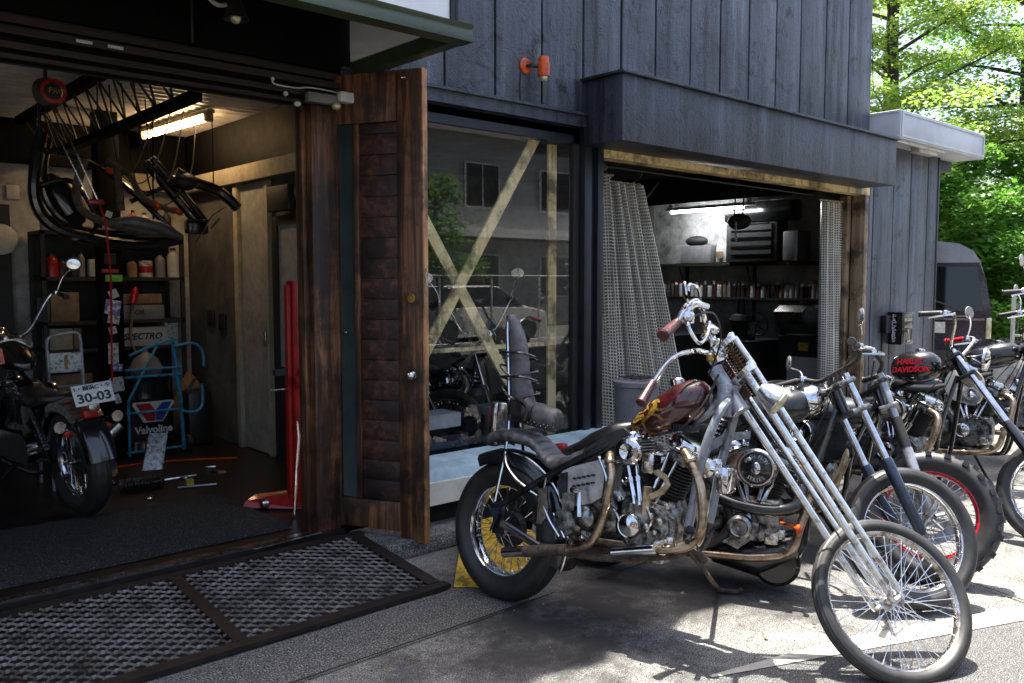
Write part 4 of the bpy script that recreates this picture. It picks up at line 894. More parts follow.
obj('wheel', m, MT['matblack'], W)
VS = thing('bench_motor', 'grey electric motor with a pointed bracket on the right bay bench', 'motor', (10.1, 5.6, 1.0))
m = MB(); m.lathe([(0, -.2), (.13, -.2), (.15, -.15), (.15, .12), (.10, .16), (.06, .2), (0, .2)], tr(10.15, 5.5, 1.14) @ rotm('X', 90) @ rotm('Y', 20), 24); obj('motor', m, MT['greylight'], VS)
m = MB(); m.side([(9.9, 1.2), (10.05, 1.28), (10.06, 1.05), (9.95, 1.05)], 5.55, 5.95); m.box((10.1, 5.62, 1.32), (.06, .12, .06)); obj('bracket', m, MT['worn_chrome'], VS)
BX = thing('power_unit', 'black power unit with a yellow tag and a taped paper sheet', 'power unit', (9.95, 5.45, .06))
m = MB(); m.span((9.85, 5.12, .08), (10.3, 5.84, .90), .02); m.span((9.85, 5.14, .90), (9.9, 5.2, 1.0)); m.span((9.85, 5.76, .90), (9.9, 5.82, 1.0)); m.span((9.85, 5.14, 1.0), (9.9, 5.82, 1.03)); obj('case', m, MT['matblack'], BX)
m = MB(); m.span((9.83, 5.22, .30), (9.845, 5.70, .64)); obj('paper', m, MT['paper'], BX)
m = MB(); m.span((9.83, 5.42, .72), (9.845, 5.55, .82)); obj('tag', m, MT['yellow'], BX)
m = MB(); m.span((9.4, 7.4, .06), (10.9, 8.3, .82)); solo('workbench', m, MT['matblack'], 'dark cluttered workbench under the left part of the can shelf', 'workbench')
m = MB(); m.tube([(5.7, 4.7, 2.5), (6.0, 5.1, 2.46), (6.6, 5.8, 2.6), (7.4, 6.6, 2.97)], .008, 5, sp=6); chain(m, (5.75, 4.7, 2.3), (6.3, 5.0, 2.5), 30, .01); solo('ceiling_chain', m, MT['steel'], 'loose chain looping below the right bay ceiling by the curtain', 'chain')

# curtains -----------------------------------------------------------
def curtain(m, top, bot, z0, z1, folds, amp_t, amp_b, n=None):
    """top/bot: (x0,x1,y); builds a wavy sheet with real arc-length UVs"""
    n = n or folds*10; k = 14; base = len(m.v)
    if m.uv is None: m.uv = []
    arc = 0; prev = None
    rows = []
    for i in range(n+1):
        t = i/n; col = []
        for j in range(k+1):
            s = j/k; x = (top[0]+(top[1]-top[0])*t)*(1-s)+(bot[0]+(bot[1]-bot[0])*t)*s
            y = top[2]*(1-s)+bot[2]*s; a = amp_t*(1-s)+amp_b*s
            y -= a*sin(t*folds*2*pi)+a*.2*sin(t*folds*4.3+s*2); x += a*.30*cos(t*folds*2*pi+s*.6)
            z = z1+(z0-z1)*s; col.append(V((x, y, z)))
        mid = col[k//2]
        if prev is not None: arc += (mid-prev).length
        prev = mid
        for p in col: m.v.append(p); m.uv.append((arc, p.z))
    for i in range(n):
        for j in range(k): a = base+i*(k+1)+j; m.f.append((a, a+k+1, a+k+2, a+1)); m.m.append(0)
CU = 'grid vinyl curtains of the right bay'
def curt(label, parts, hem):
    c = thing('grid_curtain', label, 'curtain', (parts[0][0][0], 4.6, .1), 0, CU)
    m = MB(); m.uv = []
    for p in parts: curtain(m, *p)
    obj('sheet', m, MT['curtain'], c, ang=180)
    m = MB()
    for (x0, x1, y, z) in hem: m.tube([(x0+(x1-x0)*i/24, y+.02*sin(i*1.3), z) for i in range(25)], .022, 6, flat=.5)
    obj('hem', m, MT['cream_beam'], c)
curt('gathered grid curtain folded flat against the left side of the right bay', [((4.96, 5.24, 4.66), (4.98, 5.46, 4.62), .12, 2.44, 3, .06, .08)], [(4.96, 5.26, 4.66, 2.45)])
curt('wide grid curtain panel slanting outward beside the gathered left curtain', [((5.30, 5.70, 4.72), (5.42, 6.24, 4.52), .12, 2.40, 4, .085, .15)], [(5.28, 5.68, 4.72, 2.41)])
curt('short gathered grid curtain at the right jamb of the bay', [((8.66, 9.10, 4.66), (8.64, 9.12, 4.62), .12, 2.46, 3, .06, .07)], [(8.66, 9.10, 4.66, 2.47)])
m = MB(); m.box((5.08, 4.62, 2.5), (.10, .07, .05), None, .008); m.tube([(4.95, 4.66, 2.52), (9.2, 4.74, 2.52)], .008, 6); solo('curtain_rail', m, MT['matblack'], 'thin dark rail with a pale bracket carrying the grid curtains', 'rail')
# gas can behind the chopper (silver pail with slotted lid)
GC = thing('metal_pail', 'tall silver pail with a slotted lid standing behind the red tank', 'pail', (4.55, 3.9, 0))
m = MB(); m.lathe([(0, 0), (.14, 0), (.155, .86), (.165, .87), (.165, .90), (0, .92)], tr(4.60, 3.82, 0), 28); obj('can', m, MT['greylight'], GC)
m = MB()
for k in (-.09, -.03, .03, .09): m.box((4.60, 3.82+k, .925), (.22-abs(k)*.9, .022, .008))
obj('slots', m, MT['matblack'], GC)
# things behind the window
carton(3.40, 3.84, .32, .50, 'darkblue', 'white and navy carton standing inside the shop window', None, y=4.75)
m = MB(); m.box((3.62, 4.9, .60), (.36, .22, .10), rotm('Y', 0)); solo('white_tray', m, MT['plastic_white'], 'white tray resting on the navy carton inside the shop window', 'tray')
m = MB(); m.lathe([(0, 0), (.13, 0), (.15, .28), (.14, .28), (0, .2)], tr(3.98, 4.95, .3), 22); solo('dark_pot', m, MT['steel'], 'dark metal pot beside the navy carton inside the shop window', 'pot')
m = MB(); m.box((4.28, 5.0, .45), (.24, .25, .36), None, .01); solo('clear_crate', m, MT['greylight'], 'grey crate right of the dark pot inside the shop window', 'crate')
slab('window_display_shelf', (3.34, 4.64, .24), (4.9, 5.3, .30), MT['beam'])
# ================================================================== MOTORCYCLES
def wheel(par, name, W, r, tw, rim='chrome', tread='rib', spokes=40, hub='worn_chrome', disc=0, rimr=None, whitewall=False, xf=None, drum=None):
    """W: matrix from the wheel frame (axle along y) to bike-local space"""
    X = (WM[par.name] @ W)
    rr = rimr or r-tw*.95
    hb = MB(X); Q = rotm('X', 90)
    hb.lathe([(.0, -.055), (.016, -.055), (.018, -.045), (.036, -.040), (.036, -.034), (.020, -.028), (.020, .028), (.036, .034), (.036, .040), (.018, .045), (.016, .055), (0, .055)], Q, 20)
    hb.lathe([(0, -.085), (.009, -.085), (.009, .085), (0, .085)], Q, 10)
    h = obj(name, hb, MT[hub], par)
    # tyre
    m = MB(X); prof = []; n = 22; hw = tw/2; rc = r-hw*.95
    for i in range(n+1):
        a = -pi*.72+2*pi*.72*i/n
        y = hw*sin(a); q = rc+hw*.95*cos(a)
        if cos(a) > .25 and tread == 'rib': q -= .0028 if i % 2 else 0
        prof.append((q, y))
    prof = [(rr-.004, prof[0][1]*.8)]+prof+[(rr-.004, prof[-1][1]*.8)]
    m.lathe(prof, Q, 84, close=True)
    if tread == 'knob':
        for i in range(44):
            a = 2*pi*i/44
            for k in ((-1, 1) if i % 2 else (-.45, .45)):
                y = hw*.78*k; rad = r-.004-(.014 if abs(k) == 1 else 0)
                m.box((0, y, rad), (.030, tw*.26, .022), M.Rotation(a, 4, 'Y') @ tr(0, 0, 0) @ M.Identity(4) if True else None, .0)
    if tread == 'block':
        for i in range(64):
            a = 2*pi*i/64
            m.box((0, (-1)**i*hw*.42, r-.002), (.020, tw*.36, .008), M.Rotation(a, 4, 'Y'))
    obj('tyre', m, MT['rubber'], h, ang=28)
    if whitewall:
        m = MB(X)
        for sg in (-1, 1): m.lathe([(rr+.012, sg*(hw*.80)), (rr+.030, sg*(hw*.97))], Q, 72, cap=False)
        obj('whitewall', m, MT['white'], h)
    m = MB(X); w = hw*.62
    m.lathe([(rr+.004, -w), (rr+.006, -w*.86), (rr-.008, -w*.72), (rr-.014, -w*.3), (rr-.016, 0), (rr-.014, w*.3), (rr-.008, w*.72), (rr+.006, w*.86), (rr+.004, w), (rr-.006, w*1.02), (rr-.012, w*.8), (rr-.019, w*.3), (rr-.021, 0), (rr-.019, -w*.3), (rr-.012, -w*.8), (rr-.006, -w*1.02)], Q, 84, close=True)
    obj('rim', m, MT[rim], h)
    if spokes:
        m = MB(X)
        for i in range(spokes):
            sg = 1 if i % 2 else -1; a = 2*pi*i/spokes; d = .62 if (i//2) % 2 else -.62
            p0 = V((.034*cos(a+d), sg*.037, .034*sin(a+d))); p1 = V(((rr-.018)*cos(a), sg*.006, (rr-.018)*sin(a)))
            m.tube([p0, p1], .0017, 4); m.tube([p1, p1.lerp(p0, .07)], .0034, 5)
        obj('spokes', m, MT['white_tube'] if rim == 'worn_chrome' else MT['chrome'], h)
    if disc:
        m = MB(X); m.lathe([(disc*.62, -.048), (disc, -.048), (disc, -.053), (disc*.62, -.053)], Q, 48, close=True)
        for i in range(6):
            a = i*pi/3; m.tube([(.03*cos(a), -.05, .03*sin(a)), (disc*.64*cos(a+.3), -.05, disc*.64*sin(a+.3))], .010, 6)
        for i in range(22):
            a = 2*pi*i/22; m.lathe([(0, -.0545), (.006, -.0545)], tr((disc*.82+.012*(-1)**i)*cos(a), 0, (disc*.82+.012*(-1)**i)*sin(a)) @ Q, 6)
        obj('brake_disc', m, MT['silverpaint'], h)
    if drum:
        m = MB(X); m.lathe([(0, .052*drum), (.085, .052*drum), (.09, .03*drum), (.09, .0), (0, .0)], Q, 28); obj('brake_drum', m, MT['matblack'], h)
    return h

def engine(par, cx, cz, s=1, y0=0, case='alu', cyl='matblack', cover='chrome', air='round', side=-1, pushrod='chrome'):
    """V-twin, crank at (cx,cz); s scales; side=-1: timing side on the right"""
    X = WM[par.name] @ tr(cx, y0, cz) @ M.Scale(s, 4)
    m = MB(X)
    m.body([(-.14, .0, .07, .07), (-.13, 0, .085, .11), (-.06, -.01, .10, .145), (.05, -.01, .10, .145), (.12, 0, .085, .12), (.14, 0, .07, .08)], 24, 3)
    # transmission behind, oil sump ribs
    m.body([(-.40, .02, .06, .07), (-.38, .02, .09, .11), (-.22, .02, .10, .12), (-.16, .0, .07, .08)], 20, 3.5)
    m.box((-.02, 0, -.15), (.2, .16, .03), None, .008)
    e = obj('engine', m, MT[case], par)
    for a in (-22, 22):
        T = M.Rotation(R(a), 4, 'Y')
        m = MB(X @ T); prof = [(.055, .11)]
        for i in range(11):
            z = .135+i*.0155; rr_ = .074 if i < 9 else .078
            prof += [(.056, z), (rr_, z+.002), (rr_, z+.0055), (.056, z+.0075)]
        prof += [(.056, .31), (0, .31)]
        m.lathe([(0, .11)]+prof, None, 28); 
        c = obj('cylinder', m, MT[cyl], e, ang=25)
        m = MB(X @ T); 
        for i in range(4): m.box((0, 0, .315+i*.014), (.165, .15, .006), None, .001)
        m.box((0, 0, .335), (.12, .12, .06), None, .01); m.box((0, -.07, .33), (.09, .05, .05), None, .01)
        obj('cylinder_head', m, MT[case], c)
        m = MB(X @ T); m.lathe([(0, .365), (.092, .365), (.096, .372), (.090, .378), (.084, .381), (.084, .402), (.078, .412), (.05, .418), (0, .42)], M.Scale(1.05, 4, (1, 0, 0)), 28)
        for i in range(8): w = 2*pi*i/8+.3; m.lathe([(0, .377), (.007, .377), (.007, .384), (0, .384)], tr(.089*cos(w)*1.05, .089*sin(w), 0), 6)
        obj('rocker_cover', m, MT[cover], c)
        m = MB(X)
        sg = 1 if a > 0 else -1
        for k in (.03, .075):
            b0 = V((sg*k*.55, side*.125, .085)); top = T @ V((-sg*.045+sg*(.05 if k > .05 else 0), side*.085, .335))
            m.tube([b0, b0.lerp(top, .46)], .0105, 8); m.tube([b0.lerp(top, .46), top], .0075, 8); m.tube([b0.lerp(top, .42), b0.lerp(top, .50)], .0125, 8); m.tube([b0, b0.lerp(top, .05)], .014, 8)
        obj('pushrods', m, MT[pushrod], c)
    # timing side gearcase and cone
    gp = [(-.115, -.02), (-.10, .05), (-.05, .095), (.02, .11), (.09, .095), (.145, .05), (.155, -.01), (.12, -.07), (.04, -.10), (-.06, -.095)]
    m = MB(X); m.side(gp, side*.09, side*.135); gq = [(x*.86, z*.84) for x, z in gp]; m.side(gq, side*.135, side*.146)
    for x, z in gp: m.lathe([(0, 0), (.006, 0), (.006, .006), (0, .007)], tr(x*.9, side*.135, z*.88) @ rotm('X', 90 if side < 0 else -90), 6)
    obj('timing_cover', m, MT[case], e)
    m = MB(X); T = tr(-.045, side*.14, -.005) @ rotm('X', 90 if side < 0 else -90)
    m.lathe([(0, 0), (.058, 0), (.056, .03), (.052, .036), (.048, .034), (.03, .040), (0, .042)], T, 28); obj('points_cover', m, MT[cover], e)
    m = MB(X); m.box((.10, side*.155, -.075), (.07, .04, .06), None, .008); m.box((.145, side*.15, -.05), (.04, .03, .05), None, .006); m.lathe([(0, 0), (.014, 0), (.014, .03), (0, .03)], tr(.10, side*.17, -.07) @ rotm('X', 90 if side < 0 else -90), 10)
    m.lathe([(0, 0), (.011, 0), (.011, .03), (0, .03)], tr(.13, side*.17, -.045) @ rotm('X', 90), 8); obj('oil_pump', m, MT['worn_chrome'], e)
    # primary cover on the far side
    m = MB(X); pp = []
    for i in range(12): w = pi/2+pi*i/11; pp.append((-.34+.10*cos(w), .10*sin(w)))
    for i in range(12): w = -pi/2+pi*i/11; pp.append((.03+.09*cos(w), .09*sin(w)))
    m.side(pp, -side*.10, -side*.165); obj('primary_cover', m, MT['chrome' if cover == 'chrome' else 'matblack'], e)
    # carburettor + air cleaner
    m = MB(X); m.lathe([(0, 0), (.03, 0), (.03, .07), (.024, .09), (0, .09)], tr(0, side*.01, .29) @ rotm('X', 90 if side < 0 else -90), 16); m.box((0, side*.10, .27), (.06, .05, .09), None, .012); m.tube([(-.08, 0, .30), (0, side*.03, .285), (.08, 0, .30)], .022, 10, sp=3); obj('carburettor', m, MT['worn_chrome'], e)
    if air:
        m = MB(X)
        T = tr(*air[1]) @ rotm('X', 90 if side < 0 else -90); q = air[2]
        if air[0] == 'round': m.lathe([(0, -.03), (q*.9, -.03), (q, -.02), (q, .004), (q*.93, .014), (q*.5, .012), (q*.42, .004), (q*.3, .003), (q*.12, .014), (0, .016)], T, 32)
        if air[0] == 'tear':
            pts = []
            for i in range(30):
                w = 2*pi*i/30; rr_ = q*(1+.55*max(0, cos(w-R(172)))**6); pts.append((rr_*cos(w), rr_*sin(w)))
            m.prism(pts, -.03, .0, T); m.lathe([(q*.80, 0), (q*.98, 0), (q*.99, .006), (q*.90, .018), (q*.82, .018), (q*.76, .004)], T, 36, close=True)
        a_ = obj('air_cleaner', m, MT['chrome'], e)
        if air[0] == 'tear':
            m = MB(X); m.lathe([(q*.78, .002), (q*.4, .009), (0, .010)], T, 30); obj('dark_face', m, MT['blackpaint'], a_)
            m = MB(X); m.blob((air[1][0], air[1][1]+side*.014, air[1][2]), (q*.24, .010, q*.32)); m.blob((air[1][0]-q*.35, air[1][1]+side*.012, air[1][2]+q*.45), (.012, .006, .010)); obj('boss', m, MT['chrome'], a_)
            for sgn, word in ((1, 'HIGH FLOW'), (-1, 'SERIES')):
                acc = None
                for i, ch in enumerate(word):
                    w = (pi/2-(i-(len(word)-1)/2)*.24) if sgn > 0 else (-pi/2+(i-(len(word)-1)/2)*.26)
                    px, pz = air[1][0]+q*.60*cos(w), air[1][2]+q*.60*sin(w); rot = w-pi/2 if sgn > 0 else w+pi/2
                    ux = V((cos(rot), 0, sin(rot))); uz = V((-sin(rot), 0, cos(rot)))
                    if side < 0: pass
                    mb = text(None, ch, .026, basis((px, air[1][1]+side*.012, pz), ux, uz, (0, -1, 0)), None, ext=.0008)
                    if acc is None: acc = MB(X)
                    acc.add(mb.v, mb.f)
                obj('lettering', acc, MT['stickw'], a_)
    return e

def mbx(par): return MB(WM[par.name].copy())

def moto(name, label, group, mat, p):
    g = dict(wb=1.55, rr=.33, rw=.13, fr=.34, fw=.09, neck=(1.08, 1.0), steer=25, fork='tele', forkc='chrome', legc='blackpaint', tank='blackpaint', framec='blackpaint', cx=.78, cz=.40,
             bars='ape', tread='rib', rtread='rib', rim='chrome', rrim='chrome', fender=True, seatz=.72, air=('round', (0, -.20, .27), .085), sissy=False, light=True, pipes='low', disc=0, whitewall=False,
             tank_secs=None, seat_secs=None, gripc='matblack', mirrors=(1, 1), engine=True, gaiter=False, s=1, barh=.28, tankz=.0, mh=1)
    g.update(p); q = lambda k: g[k]
    r = thing(name, label, 'motorcycle', group=group, mat=mat)
    wb, nx, nz = q('wb'), q('neck')[0], q('neck')[1]
    ax = V((wb, 0, q('fr'))); N0 = V((nx, 0, nz)); s_ = (ax-N0).normalized()         # fork direction (down)
    fo = V((s_.z*-1, 0, s_.x)); fo = V((-s_.z, 0, s_.x))                                # forward, perpendicular
    St = tr(*N0) @ M.Rotation(R(-q('steer')), 4, s_) @ tr(*(-N0))
    XB = WM[r.name]
    # frame
    m = mbx(r); cx, cz = q('cx'), q('cz'); bz = cz-.17
    m.tube([N0+V((-.02, 0, .07)), N0+s_*.10], .032, 12)
    m.tube([N0+V((-.02, 0, .03)), (cx+.05, 0, nz-.10), (cx-.28, 0, q('seatz')+.02), (cx-.36, 0, q('seatz')-.16), (cx-.36, 0, bz+.1)], .018, 8, sp=5)
    for y in (-.10, .10):
        m.tube([N0+s_*.07+V((-.03, y*.3, 0)), (cx+.28, y, cz+.22), (cx+.24, y, bz+.06), (cx+.12, y, bz), (cx-.36, y, bz), (.05, y*1.3, q('rr')+.01)], .015, 8, sp=5)
        m.tube([(cx-.28, y*.5, q('seatz')), (cx-.5, y*1.1, q('seatz')-.12), (.0, y*1.35, q('rr')+.03)], .015, 8, sp=4)
        m.box((0, y*1.3, q('rr')), (.09, .012, .07), None, .004)
    obj('frame', m, MT[q('framec')], r)
    wheel(r, 'rear_wheel', tr(0, 0, q('rr')), q('rr'), q('rw'), q('rrim'), q('rtread'), 36, whitewall=q('whitewall'), drum=1)
    wheel(r, 'front_wheel', St @ tr(*ax), q('fr'), q('fw'), q('rim'), q('tread'), 40, disc=q('disc'), hub='worn_chrome')
    if q('engine'): engine(r, cx, cz, q('s'), air=q('air'), cover=q('cover') if 'cover' in g else 'chrome')
    # tank and seat
    ts = q('tank_secs') or [(cx-.16, nz-.10, .03, .02), (cx-.12, nz-.085, .075, .05), (cx, nz-.05, .115, .085), (cx+.14, nz-.02, .125, .10), (cx+.24, nz+.0, .10, .085), (cx+.29, nz, .05, .05), (cx+.30, nz, .02, .02)]
    m = mbx(r); m.body(ts, 24, 2.3); tk = obj('fuel_tank', m, MT[q('tank')], r, ang=60)
    m = mbx(r); tx, tz = ts[len(ts)//2][0], ts[len(ts)//2][1]+ts[len(ts)//2][3]; m.lathe([(0, -.01), (.03, -.01), (.032, .012), (.022, .018), (0, .019)], tr(tx, 0, tz), 18); obj('filler_cap', m, MT['chrome'], tk)
    if 'tanktext' in g:
        for i, (wd, dz, dx) in enumerate(g['tanktext']):
            mb = text(None, wd, g.get('tsize', .075), basis((tx+dx, -ts[len(ts)//2][2]-.004, tz-.10+dz), (cos(.12), 0, sin(.12)), (-sin(.12), 0, cos(.12)), (0, -1, 0)), None, offset=.0022, shear=.1)
            acc = MB(XB) ; acc.add(mb.v, mb.f); obj('lettering', acc, MT['redtext'], tk)
    ss = q('seat_secs') or [(cx-.62, q('seatz')+.02, .03, .02), (cx-.58, q('seatz')+.03, .10, .035), (cx-.45, q('seatz')-.0, .13, .04), (cx-.30, q('seatz')+.01, .11, .045), (cx-.18, q('seatz')+.04, .07, .04), (cx-.14, q('seatz')+.05, .03, .02)]
    m = mbx(r); m.body(ss, 20, 2.6); obj('seat', m, MT['blackleather'], r, ang=60)
    if q('fender'):
        m = mbx(r); rw = q('rw')/2+.02; ro = q('rr')+.03
        rings = []
        for i in range(17):
            a = R(20+i*9.5) if not q('whitewall') else R(35+i*9); cxx, czz = ro*cos(a), q('rr')+ro*sin(a)
            ring = [(cxx*1-.03*cos(a)*t_, rw*u, czz-.0) for u, t_ in ()]
            pr_ = [(-1, -.05), (-.95, -.01), (-.7, .012), (0, .02), (.7, .012), (.95, -.01), (1, -.05), (.93, -.05), (.88, -.012), (.65, .006), (0, .013), (-.65, .006), (-.88, -.012), (-.93, -.05)]
            rings.append([((ro+b)*cos(a), rw*u, q('rr')+(ro+b)*sin(a)) for u, b in pr_])
        m.loft(rings); fd = obj('rear_fender', m, MT[q('tank')], r, ang=50)
    # fork group
    F = WM[r.name] @ St
    hw = .095; m = MB(F); L_ = (ax-N0).length
    fbase = fo*(.05)
    top = N0-s_*.06
    for y in (-hw, hw):
        a0 = top+fbase+V((0, y, 0)); a1 = ax+V((0, y, 0))
        m.tube([a0-s_*.03, a0.lerp(a1, .60)], .0195 if not q('gaiter') else .022, 12)
    fk = obj('fork', m, MT[q('forkc')], r)
    for y in (-hw, hw):
        a0 = top+fbase+V((0, y, 0)); a1 = ax+V((0, y, 0))
        m = MB(F); m.tube([a0.lerp(a1, .52), a0.lerp(a1, .54), a0.lerp(a1, .97), a1], [.026, .030, .028, .020], 12)
        fl_ = obj('fork_leg', m, MT[q('legc')], fk)
    if q('gaiter'):
        for y in (-hw, hw):
            a0 = top+fbase+V((0, y, 0)); a1 = ax+V((0, y, 0)); m = MB(F); m.tube([a0.lerp(a1, .3), a0.lerp(a1, .52)], .030, 12)
            obj('fork_gaiter', m, MT['matblack'], fk)
    m = MB(F)
    for k in (-.05, .10):
        c0 = N0+s_*k+fo*.025; B_ = basis(c0, fo, V((0, 1, 0)), fo.cross(V((0, 1, 0)))); m.box((0, 0, 0), (.11, .25, .03), B_, .012)
    obj('fork_yoke', m, MT['alu' if q('legc') != 'blackpaint' else 'steel'], fk)
    # bars
    m = MB(F); c0 = N0-s_*.07+fo*.03; h = q('barh')
    if q('bars') == 'ape': pl = [(c0.x, .04, c0.z), (c0.x+.0, .16, c0.z+.05), (c0.x+.03, .27, c0.z+h*.8), (c0.x+.0, .32, c0.z+h), (c0.x-.16, .36, c0.z+h-.03)]
    else: pl = [(c0.x, .04, c0.z+.05), (c0.x+.02, .2, c0.z+.07), (c0.x-.03, .30, c0.z+.10), (c0.x-.12, .40, c0.z+.08)]
    for sg in (-1, 1):
        P = [(x, sg*y, z) for x, y, z in pl]; m.tube([(pl[0][0], 0, pl[0][2])]+P, .0115, 10, sp=5)
        m.tube([N0-s_*.05+fo*.03+V((0, sg*.04, 0)), (c0.x, sg*.04, pl[0][2])], .015, 8)
    hb = obj('handlebar', m, MT['worn_chrome' if q('bars') == 'ape' else 'matblack'], r)
    for sg in (-1, 1):
        e_ = V((pl[-1][0], sg*pl[-1][1], pl[-1][2])); b_ = V((pl[-2][0], sg*pl[-2][1], pl[-2][2])); dd = (e_-b_).normalized()
        m = MB(F); m.tube([e_-dd*.12, e_-dd*.115, e_-dd*.005, e_, e_+dd*.008], [.012, .0175, .0175, .022, .019], 14); obj('grip', m, MT[q('gripc') if sg < 0 else g.get('gripl', q('gripc'))], hb)
        m = MB(F); lb = e_-dd*.145; m.box(lb, (.04, .035, .035), None, .008); m.tube([lb+V((.03, sg*.005, 0)), lb+V((.06, sg*.03, -.01)), e_+V((.055, 0, -.02))], [.008, .007, .006], 6, sp=3); obj('lever', m, MT['chrome'], hb)
        if q('mirrors')[0 if sg < 0 else 1]:
            m = MB(F); b2 = lb+V((.0, 0, .01)); m.tube([b2, b2+V((.0, sg*.03, .10*g['mh'])), b2+V((-.03, sg*.08, .17*g['mh']))], .005, 6, sp=4)
            T = basis(b2+V((-.035, sg*.09, .17*g['mh']+.03)), V((.3, 1, 0)).normalized(), V((0, 0, 1)), V((1, -.3, 0)).normalized()); m.lathe([(0, -.012), (.035, -.010), (.045, 0), (.043, .004), (0, .004)], T @ M.Scale(1.25, 4, (1, 0, 0)), 20); obj('mirror', m, MT['white_tube'], hb)
    if q('light'):
        hc = N0+s_*.04+fo*.16; T = basis(hc, V((0, 0, 1)).cross(V((1, 0, 0))), V((0, 0, 1)), V((1, 0, 0)))
        m = MB(F @ T); m.lathe([(0, -.10), (.03, -.095), (.06, -.06), (.074, 0), (.08, .005), (.078, .02), (.070, .022)], None, 26); m.box((0, -.06, -.05), (.02, .04, .05)); hl = obj('headlight', m, MT['chrome'], r)
        m = MB(F @ T); m.lathe([(.070, .020), (.05, .032), (0, .038)], None, 24); obj('lens', m, MT['mirror'], hl)
    # exhaust
    if q('engine'):
        sc = q('s')
        for i, a in enumerate((-22, 22)):
            m = mbx(r); hx = cx+.37*sc*sin(R(a))*1.02; hz = cz+.33*sc*cos(R(a))
            if q('pipes') == 'low':
                pts = [(hx+(.05 if i else -.05), -.09, hz-.01), (hx+(.14 if i else -.10), -.15, hz-.07), (cx+(.24 if i else -.10), -.19, cz+.02), (cx+(.14 if i else -.18), -.20, cz-.12-.03*i), (cx-.35, -.205, cz-.15-.035*i), (.02, -.21, cz-.14-.045*i)]
            else:
                pts = [(hx+(.05 if i else -.05), -.09, hz-.01), (hx+.10*(1 if i else -1), -.16, hz-.06), (cx-.15, -.20, cz+.12-.06*i), (cx-.5, -.21, cz+.10-.06*i), (-.12, -.2, cz+.12-.06*i)]
            m.tube(pts, .0215, 12, sp=6); m.tube([V(pts[-1]), V(pts[-1]).lerp(V(pts[-2]), .75)], .031, 14); obj('exhaust_pipe', m, MT['pipe' if i else 'matblack'], r)
    # small stuff: rear shocks, battery/oil box, pegs, stand, cables
    for y in (-.15, .15):
        m = mbx(r); a = V((.02, y, q('rr')+.02)); b_ = V((cx-.5, y*.92, q('seatz')-.02)); m.tube([a, b_], .012, 8)
        d_ = (b_-a).normalized()
        for k in range(9):
            t_ = .25+k*.06; m.lathe([(.024, -.004), (.029, 0), (.024, .004)], look(a.lerp(b_, t_), b_), 14)
        obj('shock_absorber', m, MT['chrome'], r)
    m = mbx(r); m.box((cx-.30, -.0, cz+.17), (.19, .20, .20), None, .03); obj('oil_tank', m, MT['blackpaint'], r)
    m = mbx(r); m.tube([(cx+.16, -.12, cz-.12), (cx+.17, -.27, cz-.11)], .016, 8); obj('foot_peg', m, MT['matblack'], r)
    m = mbx(r); m.tube([(cx-.02, .10, cz-.15), (cx+.06, .20, .12), (cx+.10, .27, .03)], .012, 7); m.tube([(cx+.10, .27, .03), (cx+.17, .30, .02)], .012, 7); obj('kick_stand', m, MT['steel'], r)
    m = mbx(r)
    for k in (0, 2, 4):
        a = St @ V((c0.x-.02+.02*k, (-.2+.1*k), c0.z+.08)); m.tube([a, (nx-.05, .06*(k-2)*.5, nz-.02-.03*k), (cx+.15, -.08+.03*k, cz+.40-.05*k), (cx+.05, -.12, cz+.2)], .0035, 5, sp=6)
    obj('cables', m, MT['matblack'], r)
    m = mbx(r); m.box((-q('rr')*.72, 0, q('rr')+q('rr')*.95), (.05, .09, .05), None, .01); m.lathe([(0, 0), (.022, 0), (.02, .02), (0, .022)], tr(-.18, -.12, q('rr')+.22) @ rotm('Y', -90), 14); m.lathe([(0, 0), (.022, 0), (.02, .02), (0, .022)], tr(-.18, .12, q('rr')+.22) @ rotm('Y', -90), 14); obj('tail_light', m, MT['red'], r)
    return r
def bframe(loc, head, lean):
    h = R(head); l = R(lean); a = V((sin(h), cos(h), 0)); lf = V((-a.y, a.x, 0))
    up = V((0, 0, 1))*cos(l)+lf*sin(l); y = lf*cos(l)-V((0, 0, 1))*sin(l)
    return basis(loc, a, y, up)
GR = 'motorcycles parked in a row on the forecourt'

# ---------------------------------------------------------------- main chopper
A = thing('motorcycle', 'long raked chopper with gold figure on a dark red tank and tall quilted backrest', 'motorcycle', group=GR, mat=bframe((2.75, 3.14, 0), 167, 8))
XA = WM[A.name]
def ma(): return MB(XA.copy())
rw_ = wheel(A, 'rear_wheel', tr(0, 0, .35) @ rotm('Z', -7), .35, .13, 'chrome', 'rib', 40, rimr=.228, drum=-1)
m = ma(); yb = -.125
NB, NT = V((1.158, 0, 1.055)), V((1.048, 0, 1.203)); sa = (NB-NT).normalized()
m.tube([NT-sa*.03, NT, NB, NB+sa*.01], [.034, .032, .036, .042], 14)
m.tube([(1.09, 0, 1.13), (.98, 0, 1.0), (.72, 0, .90), (.60, 0, .86), (.50, 0, .70), (.47, 0, .40)], .018, 8, sp=6)
fr = obj('frame', m, MT['grey_paint'], A)
m = ma()
for y in (-.12, .12):
    m.tube([(1.125, y*.15, 1.10), (1.107, y*.7, 1.05), (1.073, y, .93), (1.042, y, .79), (1.020, y, .60), (1.01, y, .54)], .019, 10, sp=5)
m.box((1.10, 0, 1.09), (.07, .10, .14), rotm('Y', 0), .012)
obj('down_tubes', m, MT['grey_paint'], fr)
m = ma()
for y in (-.12, .12):
    m.tube([(1.01, y, .54), (.995, y, .44), (.92, y, .40), (.60, y, .335), (.28, y, .33), (.05, y*1.1, .40)], .017, 8, sp=5)
obj('lower_rails', m, MT['wrap'], fr)
m = ma()
